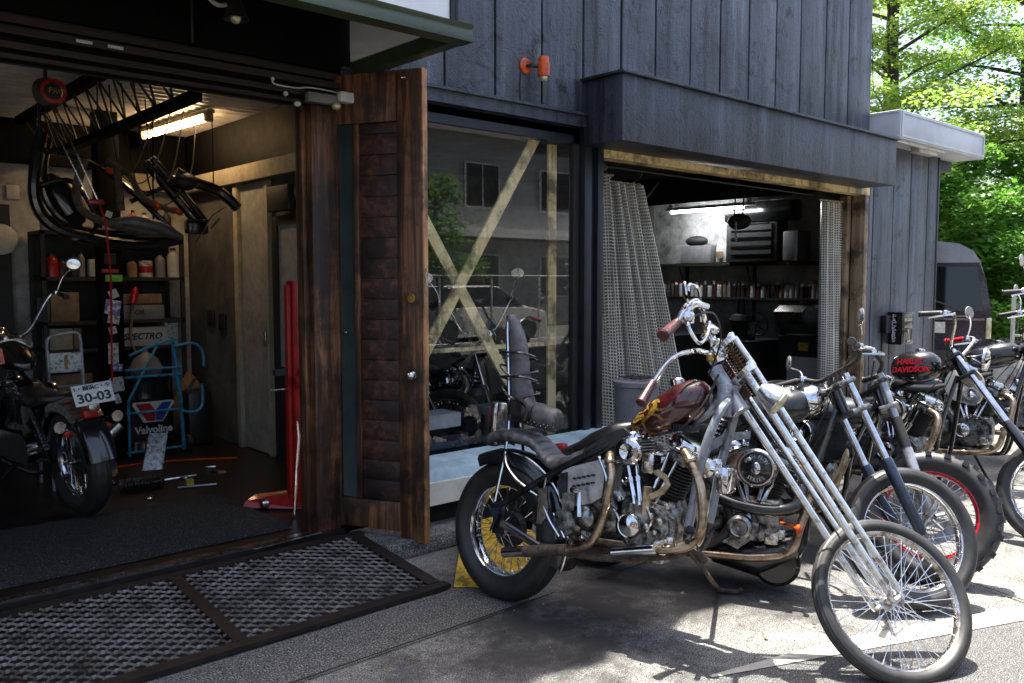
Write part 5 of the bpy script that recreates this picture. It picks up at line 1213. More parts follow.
for y in (-.125, .125):
    m.tube([(.03, y, .485), (.25, y, .635), (.45, y*.9, .765), (.62, y*.5, .87)], .0165, 10, sp=4)
    m.box((.03, y, .42), (.07, .014, .15), None, .006)
obj('seat_stays', m, MT['steel'], fr)
m = ma()
for y in (-.13,): m.tube([(.057, y, .408), (.28, y, .335)], .013, 8)
m.tube([(.02, -.135, .45), (.02, -.165, .45)], .022, 10); m.tube([(.04, -.16, .44), (.0, -.15, .36)], .006, 5)
obj('chrome_strut', m, MT['darkblue'], fr)
# fender, seat
m = ma(); rings = []; ro = .385; rwd = .082
for i in range(22):
    a = R(-20+i*6.5)
    pr_ = [(-1, -.055), (-.96, -.012), (-.7, .01), (0, .018), (.7, .01), (.96, -.012), (1, -.055), (.94, -.055), (.9, -.016), (.65, .004), (0, .011), (-.65, .004), (-.9, -.016), (-.94, -.055)]
    rings.append([((ro+b)*cos(a), rwd*u, .355+(ro+b)*sin(a)) for u, b in pr_])
m.loft(rings); fd = obj('rear_fender', m, MT['blackpaint'], A, ang=50)
m = ma(); m.tube([(.405*cos(R(-22+i*5)), -.088, .36+.395*sin(R(-22+i*5))) for i in range(24)], .006, 6); obj('fender_edge', m, MT['chrome'], fd)
m = ma(); secs = []
pts = [(-.13, .80, .07), (-.06, .83, .09), (.03, .835, .095), (.12, .825, .095), (.19, .79, .095), (.24, .745, .10), (.30, .725, .115), (.38, .755, .12), (.46, .80, .11)]
n = 60; sp_ = spline([(x, w, z) for x, z, w in pts], 8)
for i, q_ in enumerate(sp_):
    puff = .004*abs(sin(i*.62))
    secs.append((q_.x, q_.z-.012, q_.y+puff, .030+puff*2.2))
m.body(secs, 22, 2.4); obj('seat', m, MT['leather'], A, ang=70)
m = ma(); m.side([(.30, .70), (.42, .785), (.60, .905), (.655, .925), (.69, .905), (.66, .87), (.55, .80), (.43, .70)], -.09, -.075); m.body([(.36, .80, .03, .02), (.45, .84, .06, .045), (.56, .89, .07, .05), (.65, .92, .05, .035), (.68, .93, .02, .02)], 16); m.side([(.30, .70), (.42, .785), (.60, .905), (.655, .925), (.69, .905), (.66, .87), (.55, .80), (.43, .70)], .075, .09)
obj('seat_pan', m, MT['blackleather'], A)
# sissy bar, backrest, roll bag, tail light
m = ma()
for y in (-.10, .10):
    m.tube([(-.005, y*1.25, .50), (.0, y*1.05, .62), (.003, y*.8, .743), (-.012, y*.5, .90), (-.045, y*.42, 1.15), (-.07, y*.4, 1.33), (-.085, y*.25, 1.40), (-.085, 0, 1.415)], .0085, 8, sp=5)
    m.tube([(.004, y*.8, .735), (.04, y*1.1, .68), (.12, y*1.2, .615), (.24, y*1.2, .565)], .0075, 7, sp=5)
obj('sissy_bar', m, MT['chrome'], A)
m = ma(); bp = spline([(-.085, .018, 1.435), (-.062, .030, 1.39), (-.028, .042, 1.30), (-.008, .046, 1.20), (.008, .05, 1.10), (.028, .056, 1.02), (.05, .06, .96)], 8); rings = []
for i, q_ in enumerate(bp):
    pf = 1+.13*abs(sin(i*.75)); ww = .032+.022*i/len(bp)
    ring = []
    for j in range(20):
        w = 2*pi*j/20; pf = 1+.10*abs(sin(i*.5+j*.5*1.57))*abs(sin(i*.5-j*.5*1.57))*2
        ring.append((q_.x+q_.y*pf*cos(w)*.95, ww*math.copysign(abs(sin(w))**.7, sin(w)), q_.z+q_.y*.25*cos(w)))
    rings.append(ring)
m.loft(rings); bk = obj('backrest', m, MT['leather'], A, ang=70)
m = ma()
for k, (z, x) in enumerate(((1.22, 0.0), (1.16, .01), (1.10, .02), (1.05, .03))):
    m.tube([(x-.075, -.085, z+.015), (x+.0, -.09, z-.01+.03*(-1)**k), (x+.06, -.06, z+.02*(-1)**k), (x+.06, .06, z), (x-.07, .085, z)], .0065, 6, sp=5, close=True)
obj('tie_straps', m, MT['blackpaint'], bk)
m = ma(); T = XA @ basis((.145, 0, .935), (0, 1, 0), (0, 0, 1), (1, 0, 0))
m2 = MB(T @ rotm('Y', 0)); 
bag = MB(XA @ tr(.15, -.02, .935) @ rotm('Y', 8)); bag.tube([(-.11, 0, 0), (-.09, 0, 0), (0, 0, .004), (.09, 0, 0), (.115, 0, 0)], [.045, .058, .062, .06, .045], 22, sp=4)
bg = obj('roll_bag', bag, MT['leather'], A, ang=60)
st = MB(XA @ tr(.15, -.02, .935) @ rotm('Y', 8))
for i in range(15): a = -.14+0; st.blob((-.09+i*.013, -.052-.008*abs(sin(i)), -.025-.012*(i % 2)), (.0045, .0045, .0045), 6, 4)
for i in range(10):
    w = 2*pi*i/10; st.blob((.112, .045*cos(w), .045*sin(w)), (.005, .005, .005), 6, 4); st.blob((-.095, .056*cos(w), .056*sin(w)), (.005, .005, .005), 6, 4)
obj('studs', st, MT['chrome'], bg)
m = MB(XA @ tr(.08, -.05, .96)); m.body([(-.07, 0, .03, .04), (-.05, 0, .05, .06), (.02, .0, .06, .065), (.06, -.01, .04, .04)], 18); m.tube([(-.02, -.06, .06), (.06, -.07, .02), (.05, -.07, -.05)], .010, 6, sp=4); obj('black_pouch', m, MT['blackleather'], bg)
m = ma(); m.box((-.115, 0, .90), (.05, .09, .17), None, .012); m.box((-.11, -.0, .79), (.08, .10, .05), None, .015); m.tube([(-.08, 0, .80), (.0, 0, .78)], .01, 6); tl = obj('tail_light', m, MT['worn_chrome'], A)
m = ma(); m.box((-.143, 0, .92), (.012, .07, .08), None, .004); obj('lens', m, MT['red'], tl)
# oil tank with louvres, kick starter, chain guard
m = ma(); ol = [(.36, .64), (.385, .70), (.43, .725), (.575, .775), (.61, .76), (.60, .61), (.55, .575), (.42, .535), (.38, .56)]
m.side(ol, -.15, .02); ot = obj('oil_tank', m, MT['silverpaint'], A)
m = ma()
for r_ in range(2):
    for c_ in range(5): m.box((.455+c_*.024, -.155, .675-r_*.035+c_*.007), (.016, .014, .010), rotm('Y', 0), .003)
m.side([(.365, .64), (.385, .69), (.415, .70), (.42, .60), (.39, .57)], -.158, -.151); obj('louvres', m, MT['steel'], ot)
m = ma(); m.side([(.40, .60), (.47, .62), (.47, .53), (.41, .51)], -.165, -.152)
m.lathe([(0, 0), (.055, 0), (.05, .035), (.03, .05), (0, .055)], tr(.53, -.14, .51) @ rotm('X', 90), 24); m.lathe([(.0, 0), (.07, 0), (.06, .04), (0, .045)], tr(.42, -.12, .47) @ rotm('X', 90), 22); obj('gearbox_cover', m, MT['alu'], A)
m = ma(); m.tube([(.505, -.19, .635), (.515, -.20, .58), (.525, -.205, .515)], [.008, .010, .012], 8); m.tube([(.505, -.19, .63), (.50, -.25, .635)], .012, 8); obj('kick_lever', m, MT['chrome'], A)
m = ma(); m.tube([(.30, -.15, .66), (.29, -.15, .56), (.33, -.16, .48), (.40, -.16, .40)], .006, 6, sp=5); m.side([(.27, .60), (.31, .62), (.33, .50), (.30, .44), (.27, .44)], -.16, -.15); m.tube([(.57, -.15, .79), (.62, -.155, .70), (.63, -.155, .63), (.66, -.155, .60)], .007, 6, sp=5); m.tube([(.355, -.15, .50), (.43, -.16, .40)], .005, 5); obj('oil_lines', m, MT['chrome'], A)
# engine
eng = engine(A, .80, .515, 1.0, air=None, cyl='matblack')
m = ma(); T = tr(.735, -.19, .833) @ rotm('X', 90)
m.lathe([(0, -.03), (.052, -.03), (.06, -.02), (.062, .0), (.055, .012), (.035, .016), (.022, .008), (.014, .004), (0, .003)], T, 32); obj('horn_cover', m, MT['chrome'], eng)
m = ma(); m.side([(.875, .645), (.93, .675), (.955, .715), (.935, .755), (.895, .775), (.87, .765), (.885, .75), (.925, .735), (.93, .715), (.905, .69), (.862, .665)], -.215, -.205); m.tube([(.83, -.17, .69), (.83, -.17, .57)], .02, 8); obj('rusty_bracket', m, MT['pipe'], eng)
m = ma()
for (x, z, r_) in ((.86, .57, .012), (.90, .55, .015), (.84, .52, .013), (.88, .50, .010), (.93, .62, .014), (.70, .62, .012)): m.lathe([(0, 0), (r_, 0), (r_, .012), (0, .014)], tr(x, -.165, z) @ rotm('X', 90), 8)
m.tube([(.82, -.16, .66), (.84, -.18, .60), (.86, -.17, .55), (.84, -.17, .50)], .008, 6, sp=4); m.tube([(.60, -.14, .60), (.68, -.16, .56), (.72, -.17, .50)], .007, 6, sp=4); m.tube([(1.0, -.15, .52), (1.05, -.17, .50), (1.03, -.17, .46), (.97, -.16, .46)], .004, 5, sp=4)
obj('fittings', m, MT['worn_chrome'], eng)
m = ma(); m.lathe([(0, 0), (.045, 0), (.045, .06), (.03, .07), (0, .07)], tr(1.06, -.05, .80) @ rotm('X', 90) , 20); m.lathe([(.028, -.03), (.035, -.02), (.02, .0), (.03, .02), (.02, .04), (0, .05)], tr(1.085, -.05, .80), 14); m.box((1.12, -.0, .75), (.06, .12, .12), None, .02); obj('voltage_coil', m, MT['chrome'], eng)
# exhausts
for k, (pts, mat_, rr_) in enumerate(((([(.955, -.10, .86), (1.01, -.15, .82), (1.068, -.17, .73), (1.088, -.17, .62), (1.086, -.17, .545), (1.05, -.17, .482), (.97, -.17, .447), (.86, -.17, .425), (.688, -.17, .381)]), 'pipe', .021),
                                  (([(.60, -.10, .80), (.63, -.15, .77), (.652, -.17, .71), (.645, -.18, .60), (.628, -.18, .513), (.60, -.18, .44), (.555, -.18, .388), (.46, -.18, .352), (.36, -.18, .332)]), 'pipe', .020))):
    m = ma(); m.tube(pts, rr_, 14, sp=6); m.lathe([(rr_+.006, -.008), (rr_+.008, 0), (rr_+.006, .008)], look(pts[1], pts[2]), 14); ex = obj('exhaust_pipe', m, MT[mat_], A)
    e0, e1 = (V((.688, -.17, .381)), V((.90, -.17, .432))) if k == 0 else (V((.111, -.18, .277)), V((.25, -.18, .309)))
    if k: 
        m = ma(); m.tube([(.23, -.18, .303), (.36, -.18, .332), (.46, -.18, .352)], .027, 14); obj('wrapped_section', m, MT['wrap'], ex)
    dd = (e0-e1).normalized(); m = ma(); m.tube([e1, e0], .025, 18, caps=False); m.tube([e1, e0+V((0, 0, 0))], .0215, 18, caps=False); m.lathe([(.0215, 0), (.025, 0)], look(e0, e0+dd), 18, cap=False); obj('tip', m, MT['chrome'], ex)
    m = ma(); m.lathe([(0, 0), (.0213, 0)], look(e0-dd*.02, e0), 16); obj('dark_bore', m, MT['matblack'], ex)
# tank
m = ma(); tsec = [(.645, .925, .02, .02), (.665, .935, .045, .04), (.72, .962, .075, .072), (.80, 1.005, .095, .098), (.88, 1.045, .105, .110), (.94, 1.068, .10, .105), (.985, 1.083, .082, .085), (1.012, 1.09, .05, .055), (1.022, 1.092, .02, .02)]
m.body(tsec, 32, 2.15); tk = obj('fuel_tank', m, MT['tank'], A, ang=80)
m = ma(); m.lathe([(0, -.01), (.032, -.01), (.034, .012), (.028, .02), (0, .022)], tr(.86, 0, 1.15) @ rotm('Y', -15), 18); obj('filler_cap', m, MT['chrome'], tk)
m = ma(); m.box((.93, -.04, .955), (.10, .09, .03), rotm('Y', 0), .006)
for i in range(8): m.box((.885+i*.013, -.088, .955), (.004, .004, .03))
obj('mounting_grille', m, MT['steel'], tk)
def tank_y(x, z):
    for a, b_ in zip(tsec[:-1], tsec[1:]):
        if a[0] <= x <= b_[0]:
            t_ = (x-a[0])/(b_[0]-a[0]); zc, hw_, hh = [a[i]+(b_[i]-a[i])*t_ for i in (1, 2, 3)]
            u = min(abs((z-zc)/hh), .98); return -hw_*(1-u**2.15)**(1/2.15)
    return -.05
m = ma()
def stroke(pts, w):
    P = spline([(x, 0, z) for x, z in pts], 6); k = len(P); L_ = []; R_ = []
    for i, q_ in enumerate(P):
        t_ = (P[min(i+1, k-1)]-P[max(i-1, 0)]).normalized(); nn = V((-t_.z, 0, t_.x)); ww = w*(sin(pi*min(max(i/(k-1), .06), .94))**.5)
        for sgn, arr in ((1, L_), (-1, R_)):
            x, z = q_.x+nn.x*ww*sgn, q_.z+nn.z*ww*sgn; arr.append((x, tank_y(x, z)-.0018, z))
    b = len(m.v); m.add(L_+R_, [(i, i+1, k+i+1, k+i) for i in range(k-1)])
for pts, w in ((((.675, .925), (.70, .95), (.73, .965), (.765, .985)), .020), (((.68, .955), (.71, .975), (.745, .995)), .012), (((.765, .985), (.785, 1.01), (.80, 1.04), (.79, 1.065)), .014), (((.79, 1.0), (.82, 1.0), (.845, .985), (.86, .99)), .007),
               (((.80, 1.03), (.83, 1.025), (.86, 1.035)), .006), (((.775, 1.05), (.80, 1.065), (.825, 1.06)), .008), (((.745, .965), (.755, .93), (.775, .915), (.80, .918)), .007), (((.72, .95), (.715, .92), (.725, .90)), .006),
               (((.69, .975), (.71, 1.0), (.74, 1.01), (.765, 1.035)), .004), (((.81, .955), (.84, .945), (.87, .95)), .003), (((.77, 1.02), (.75, 1.04), (.76, 1.06)), .005)): stroke(pts, w)
obj('gold_figure', m, MT['gold'], tk)
# springer fork --------------------------------------------------
nL = V((.545, -.662, .515)).normalized(); Cw = V((1.745, .325, .315))
Tt = V((1.035, .03, 1.300)); Tb = V((1.125, .04, 1.180))
sd = (Cw-Tt).normalized(); nL = (nL-sd*nL.dot(sd)*.25).normalized(); wf_ = nL.cross(sd).normalized(); wf_ = wf_ if wf_.x > 0 else -wf_
Wm = basis(Cw, wf_, -nL, wf_.cross(-nL))
wheel(A, 'front_wheel', Wm, .347, .068, 'worn_chrome', 'rib', 44, hub='worn_chrome', rimr=.292)
m = ma(); wT, wB = .085, .085
for sg in (-1, 1):
    p0 = Tt+nL*sg*wT+wf_*.05; p1 = Cw+nL*sg*.062+wf_*.015; m.tube([p0, p0.lerp(p1, .90), p1+sd*-.02], [.0145, .0145, .012], 12, sp=3)
    p0 = Tb+nL*sg*wB+wf_*.0; p2 = Cw+nL*sg*.075-wf_*.045-sd*.05; m.tube([p0, p0.lerp(p2, .9), p2], [.0165, .0165, .013], 12, sp=3)
    m.tube([Tt+nL*sg*wT+wf_*.05, Tb+nL*sg*wT+wf_*.055], .013, 10)
    m.tube([p2, p2+sd*.045, Cw+nL*sg*.07], .012, 8, sp=3)
fk = obj('springer_fork', m, MT['white_tube'], A)
for P_, hh in ((Tt, .012), (Tb, .014)):
    m = ma(); T = basis(P_+wf_*.02, nL, wf_, sd*-1)
    pts = [( .115*cos(2*pi*i/28), .052*math.copysign(abs(sin(2*pi*i/28))**.8, sin(2*pi*i/28))) for i in range(28)]
    m.prism(pts, -hh, hh, T)
    for k in (-.085, .085): m.lathe([(0, hh), (.018, hh), (.018, hh+.01), (.008, hh+.016), (0, hh+.016)], T @ tr(k, .02, 0), 8)
    pl_ = obj('fork_plate', m, MT['white_tube'], fk)
    m = ma()
    for k in (-.045, -.015, .02, .05): m.lathe([(0, hh+.001), (.010, hh+.001)], T @ tr(k, 0, 0), 12)
    m.lathe([(0, 0), (.008, 0)], T @ tr(.06, -.053, 0) @ rotm('X', 90), 10); obj('plate_holes', m, MT['matblack'], pl_)
m = ma()
for sg in (-1, 1):
    p0 = Tt+nL*sg*.045+wf_*.03; p1 = Tb+nL*sg*.045+wf_*.03+sd*.01; L_ = (p1-p0).length; T = look(p0, p1); pts = []
    for i in range(9*12+1): w = 2*pi*i/12; pts.append(T @ V((.019*cos(w), .019*sin(w), .012+(L_-.02)*i/(9*12))))
    m.tube(pts, .0042, 6); m.tube([p0, p1], .007, 6)
    p0 = p1; p1 = Tb+nL*sg*.045+wf_*.03+sd*.09; T = look(p0, p1); pts = []
    for i in range(5*12+1): w = 2*pi*i/12; pts.append(T @ V((.016*cos(w), .016*sin(w), .012+.06*i/60)))
    m.tube(pts, .004, 6)
obj('fork_springs', m, MT['spring'], fk)
# handlebars
hbase = Tt-sd*.02+wf_*.0
def g2l(x, y, z): return XA.inverted() @ V((x, y, z))
Gr = g2l(2.60, 1.965, 1.443); Gr2 = g2l(2.47, 1.93, 1.402)      # near grip root/end
Gl = g2l(2.90, 2.315, 1.163); Gl2 = g2l(2.80, 2.30, 1.082)       # far grip root/end
m = ma(); r0 = Tt+nL*.045-sd*.03; r1 = Tt-nL*.045-sd*.03
j1 = V((1.02, -.03, 1.365)); j2 = V((.985, -.05, 1.42))
m.tube([Tt+nL*.02, j1, g2l(2.86, 2.02, 1.42), g2l(2.74, 1.97, 1.515), g2l(2.66, 1.965, 1.505), Gr], .0125, 10, sp=6)
m.tube([Tt-nL*.04, Tt-nL*.09+V((-.03, 0, .04)), g2l(3.10, 2.25, 1.29), g2l(3.0, 2.30, 1.255), Gl], .0125, 10, sp=6)
hb = obj('handlebar', m, MT['chrome'], A)
m = ma()
for k in (0, 1):
    b0 = V((1.055-.035*k, -.02-.02*k, 1.30+.055*k)); m.box((0, 0, 0), (.06, .07, .022), tr(*b0) @ rotm('Y', 35), .006); m.tube([b0+V((-.03, -.02, 0)), b0+V((.01, -.03, .05))], .011, 8)
m.tube([(1.06, -.01, 1.26), (1.0, -.03, 1.40)], .017, 8); m.box((0, 0, 0), (.05, .06, .03), tr(1.02, -.03, 1.40) @ rotm('Y', 30), .006); obj('riser', m, MT['white_tube'], hb)
for (a, b_) in ((Gr, Gr2), (Gl, Gl2)):
    dd = (b_-a).normalized(); m = ma(); m.tube([a, a+dd*.004, b_-dd*.01, b_, b_+dd*.006], [.013, .0175, .021, .0245, .019], 16); obj('grip', m, MT['maroon'], hb)
m = ma(); lb = g2l(2.65, 1.955, 1.46); m.box(lb, (.045, .05, .05), None, .012); m.tube([lb, lb+V((.02, 0, .05)), g2l(2.74, 1.93, 1.50)], .012, 8, sp=3)
m.tube([lb, g2l(2.625, 1.93, 1.42), g2l(2.66, 1.91, 1.365), g2l(2.72, 1.92, 1.385), g2l(2.78, 1.95, 1.41), g2l(2.80, 1.96, 1.44)], [.009, .008, .007, .007, .006, .006], 8, sp=6); obj('brake_lever', m, MT['white_tube'], hb)
m = ma(); m.tube([g2l(2.80, 2.0, 1.44), g2l(2.74, 1.97, 1.56), g2l(2.66, 1.955, 1.585), g2l(2.645, 1.95, 1.56)], .007, 8, sp=6); Mc = g2l(2.63, 1.95, 1.555)
T = basis(Mc, (XA.to_3x3().inverted() @ V((.80, .55, .05))).normalized(), (XA.to_3x3().inverted() @ V((-.15, .1, .98))).normalized(), (XA.to_3x3().inverted() @ V((.5, -.83, .15))).normalized())
m.lathe([(0, -.012), (.6, -.010), (1, 0), (.95, .006), (0, .006)], T @ M.Diagonal((.030, .046, 1, 1)), 24); obj('mirror', m, MT['chrome'], hb)
m = ma(); m.tube([lb, g2l(2.85, 1.98, 1.47), g2l(2.98, 2.03, 1.36), g2l(3.0, 2.1, 1.2)], .004, 5, sp=8); m.tube([(1.07, -.05, 1.2), (1.05, -.1, 1.10), (1.0, -.1, 1.02), (.93, -.09, .95)], .006, 5, sp=6); m.tube([(1.1, .05, 1.25), (1.16, .1, 1.1), (1.3, .15, .9), (1.55, .22, .55)], .004, 5, sp=6); obj('cables', m, MT['matblack'], hb)
m = ma(); m.box((1.02, -.02, 1.27), (.035, .04, .03), None, .006); m.tube([(1.0, -.07, 1.40), (1.02, -.09, 1.34)], .008, 6); obj('brass_fitting', m, MT['brass'], hb)
# headlight
Hc = V((1.31, .02, 1.125)); T = look(Hc-V((.05, .02, -.02)), Hc+V((.06, .03, -.055)))
m = MB(XA @ T); m.lathe([(0, -.03), (.022, -.025), (.045, .01), (.060, .055), (.066, .06), (.064, .075)], None, 26); hl = obj('headlight', m, MT['white_tube'], A)
m = MB(XA @ T); m.lathe([(.064, .062), (.068, .068), (.060, .086), (.03, .095), (0, .097)], None, 26); obj('lens', m, MT['lens'], hl)
m = ma(); m.tube([Tb+wf_*.04, Hc+V((-.02, 0, -.06)), Hc], .009, 8, sp=3); obj('light_bracket', m, MT['worn_chrome'], hl)
# kick stand, foot controls
Kg = XA.inverted() @ V((3.62, 2.46, .012))
m = ma(); m.tube([(.93, .10, .40), (1.0, .16, .30), Kg+V((0, 0, .015))], .012, 8); m.tube([Kg+V((0, 0, .012)), Kg+V((.08, .04, .01)), Kg+V((.11, .05, .03))], .012, 8, sp=3); m.tube([(.93, .1, .42), (1.0, .14, .36)], .018, 8); obj('kick_stand', m, MT['wrap'], A)
m = ma(); m.tube([(1.03, -.12, .52), (1.06, -.24, .50)], .012, 8); m.tube([(1.04, -.14, .515), (1.10, -.20, .46), (1.12, -.12, .55)], .008, 6); m.box((0, 0, 0), (.06, .02, .06), tr(1.03, -.13, .515) @ rotm('Y', 20), .006); obj('foot_peg', m, MT['steel'], A)

# ---------------------------------------------------------------- second bike with the big air cleaner
B1 = moto('motorcycle', 'black motorcycle with a teardrop chrome air cleaner directly behind the chopper fork', GR, bframe((3.474, 3.17, 0), 155, 8),
          dict(wb=1.60, neck=(1.235, 1.01), steer=34, fr=.345, fw=.085, tread='rib', legc='darkblue', cx=.86, cz=.36, air=('tear', (.02, -.215, .275), .098), tank='greytank', light=False,
               tank_secs=[(.74, .90, .03, .03), (.78, .91, .08, .06), (.88, .93, .12, .085), (1.0, .95, .13, .095), (1.08, .96, .11, .08), (1.12, .965, .05, .04)], bars='flat', mh=.45, gripc='matblack', seatz=.66, forkc='chrome'))
m = MB(WM[B1.name].copy()); m.tube([(.69, -.20, .47), (.78, -.205, .445), (.90, -.205, .43), (1.0, -.20, .435), (1.08, -.19, .47), (1.10, -.15, .56)], .030, 14, sp=6); obj('black_exhaust', m, MT['blackpaint'], B1)
m = MB(WM[B1.name].copy()); m.lathe([(0, 0), (.065, 0), (.06, .05), (.045, .06), (.04, .055), (0, .05)], tr(.81, -.19, .335) @ rotm('X', 90), 26); m.side([(.78, .37), (.90, .36), (.90, .30), (.80, .22), (.75, .24)], -.20, -.18); obj('clutch_cover', m, MT['alu'], B1)
m = MB(WM[B1.name].copy()); T = tr(1.10, -.26, .36) @ rotm('Y', 90); m.lathe([(0, -.02), (.022, -.015), (.025, .0), (0, .012)], T, 16); m.tube([(1.09, -.24, .36), (1.0, -.15, .37)], .008, 6); obj('turn_signal', m, MT['orange'], B1)
m = MB(WM[B1.name].copy()); m.side([(.62, .74), (.72, .80), (.84, .815), (.84, .78), (.74, .76), (.64, .70)], -.20, -.18)
for x, z in ((.66, .74), (.74, .78), (.81, .795)): m.lathe([(0, 0), (.010, 0), (.010, .01), (0, .01)], tr(x, -.2, z) @ rotm('X', 90), 6)
obj('engine_strap', m, MT['grey_paint'], B1)
m = MB(WM[B1.name].copy()); m.blob((1.10, .02, .99), (.09, .09, .085), 22, 14); obj('headlamp_shell', m, MT['chrome'], B1)
m = MB(WM[B1.name].copy()); m.lathe([(0, 0), (.10, 0), (.12, .02), (.12, .10), (.10, .12), (0, .12)], tr(.98, .0, .16) @ rotm('X', 90), 26); m.body([(.6, .25, .10, .04), (.66, .20, .14, .09), (.9, .17, .15, .11), (1.08, .24, .13, .09), (1.13, .3, .06, .04)], 20); obj('oil_sump', m, MT['blackpaint'], B1)

# ---------------------------------------------------------------- grey bike with knobbly tyre
B2 = moto('motorcycle', 'grey tanked motorcycle with a knobbly front tyre on a red rim', GR, bframe((4.62, 3.27, 0), 180, 8),
          dict(wb=1.43, neck=(1.09, .96), steer=22, fr=.345, fw=.115, tread='knob', rim='redrim', disc=.15, cx=.74, cz=.42, tank='greytank', forkc='silverpaint', legc='silverpaint', gaiter=True, bars='flat', light=False, spokes=0,
               tank_secs=[(.36, .74, .05, .04), (.42, .75, .12, .07), (.60, .80, .15, .09), (.80, .83, .16, .10), (.98, .84, .14, .09), (1.06, .84, .08, .06), (1.08, .84, .03, .03)], seatz=.86, mirrors=(0, 0), fender=False,
               seat_secs=[(.30, .90, .03, .03), (.36, .92, .10, .05), (.5, .94, .13, .055), (.66, .93, .13, .05), (.80, .93, .10, .04), (.88, .93, .04, .02)]))
m = MB(WM[B2.name].copy()); m.side([(.42, .72), (.60, .76), (1.02, .80), (1.06, .60), (.90, .55), (.62, .58), (.48, .62)], -.175, -.15); obj('side_panel', m, MT['greytank'], B2)

# ---------------------------------------------------------------- black tanked bike with red lettering
B3 = moto('motorcycle', 'black motorcycle with red lettering on the tank and a pink grip end', GR, bframe((5.82, 3.16, 0), 183, 8),
          dict(wb=1.62, neck=(.965, 1.03), steer=14, fr=.335, fw=.08, cx=.66, cz=.44, forkc='chrome', legc='blackpaint', barh=.22, gripc='matblack', gripl='redrim', mirrors=(0, 1), tanktext=[('HARLEY-', .02, .0), ('DAVIDSON', -.035, .0)], tsize=.05,
               tank_secs=[(.54, 1.0, .05, .05), (.57, 1.01, .09, .085), (.64, 1.02, .11, .105), (.71, 1.02, .115, .11), (.79, 1.03, .105, .10), (.83, 1.03, .07, .07), (.85, 1.03, .03, .03)]))
B4 = moto('motorcycle', 'black motorcycle with cream tank disc and round headlamp at the right edge of the row', GR, bframe((6.90, 3.15, 0), 170, 8),
          dict(wb=1.62, neck=(1.0, 1.05), steer=12, fr=.335, fw=.08, cx=.68, cz=.44, forkc='blackpaint', legc='chrome', barh=.34, tank='blackpaint', gripc='matblack'))
m = MB(WM[B4.name].copy()); m.lathe([(0, 0), (.14, 0), (.14, .015), (.10, .03), (.06, .03), (.055, .022), (0, .022)], tr(.63, -.16, .78) @ rotm('X', 90), 28); obj('round_side_cover', m, MT['cream'], B4)
# further bike beyond
B5 = dup(B4, bframe((8.05, 3.2, 0), 166, 7), 'black motorcycle farthest from the camera in front of the dark van')

# ---------------------------------------------------------------- bike in the garage with licence plate
G = moto('motorcycle', 'black motorcycle with an orange panelled tank and licence plate parked inside the garage', None, bframe((1.51, 5.69, .138), -8, 5),
         dict(wb=1.6, neck=(1.05, 1.0), steer=-15, rr=.345, rw=.135, rtread='rib', whitewall=False, tank='blackpaint', gripc='matblack', barh=.34, seatz=.70))
XG = WM[G.name].copy()
m = MB(XG); T = basis((-.33, 0, .80), (0, -1, 0), V((.35, 0, .94)), V((-.94, 0, .35))); m.box((0, 0, 0), (.23, .125, .004), T, .0015); pl_ = obj('licence_plate', m, MT['white'], G)
for wd, sz, dy, off_, sx_ in (('30-03', .075, -.022, .0022, 1.15), ('1\u30fb\u6a2a\u6d5cC\u30fb\u3084', .032, .038, .0008, 1.1)):
    mb = text(None, wd, sz, T @ tr(0, dy, .004), None, ext=.001, sx=sx_, offset=off_); acc = MB(XG); acc.add(mb.v, mb.f); obj('plate_lettering', acc, MT['matblack'], pl_)
m = MB(XG); m.box((0, 0, 0), (.025, .06, .05), tr(-.31, 0, .715), .008); m.tube([(-.22, 0, .74), (-.32, 0, .76)], .012, 6); obj('plate_bracket', m, MT['worn_chrome'], G)
m = MB(XG); rings = []
for i in range(13):
    a = R(62+i*5.6); rings.append([((.385+b)*cos(a), .095*u, .345+(.385+b)*sin(a)) for u, b in [(-1, -.05), (-.9, 0), (0, .018), (.9, 0), (1, -.05), (.94, -.05), (.85, -.004), (0, .012), (-.85, -.004), (-.94, -.05)]])
m.loft(rings); obj('bare_metal_fender', m, MT['worn_chrome'], G)
m = MB(XG); m.body([(.86, 1.02, .146, .05), (1.02, 1.03, .148, .06), (1.1, 1.03, .12, .05)], 18); m.tube([(.62, .155, .96), (.85, .165, .97), (1.05, .14, .99)], .008, 6, sp=4); obj('tank_trim', m, MT['chrome'], G)
m = MB(XG); m.side([(.70, .93), (1.0, .96), (.98, 1.06), (.72, 1.03)], .10, .152); obj('orange_panel', m, MT['orange'], G)
for sg in (-1, 1):
    m = MB(XG); m.lathe([(0, -.02), (.03, -.015), (.036, .0), (.034, .01)], tr(-.22, sg*.17, .62) @ rotm('Y', -90), 20); m.tube([(-.20, sg*.16, .62), (-.15, sg*.08, .62)], .008, 6); ts_ = obj('turn_signal', m, MT['chrome'], G)

# ---------------------------------------------------------------- bikes behind the shop window
W1 = moto('motorcycle', 'dark motorcycle standing inside the shop behind the pale timber cross', None, bframe((3.75, 6.9, .05), 165, 6), dict(wb=1.5, neck=(1.0, 1.0), steer=20, tank='greytank', bars='flat'))
W2 = moto('motorcycle', 'dark motorcycle inside the shop behind the upright pale timber with a round lamp', None, bframe((4.55, 6.5, .05), 185, 6), dict(wb=1.5, neck=(1.0, 1.02), steer=-15, tank='blackpaint', barh=.3))
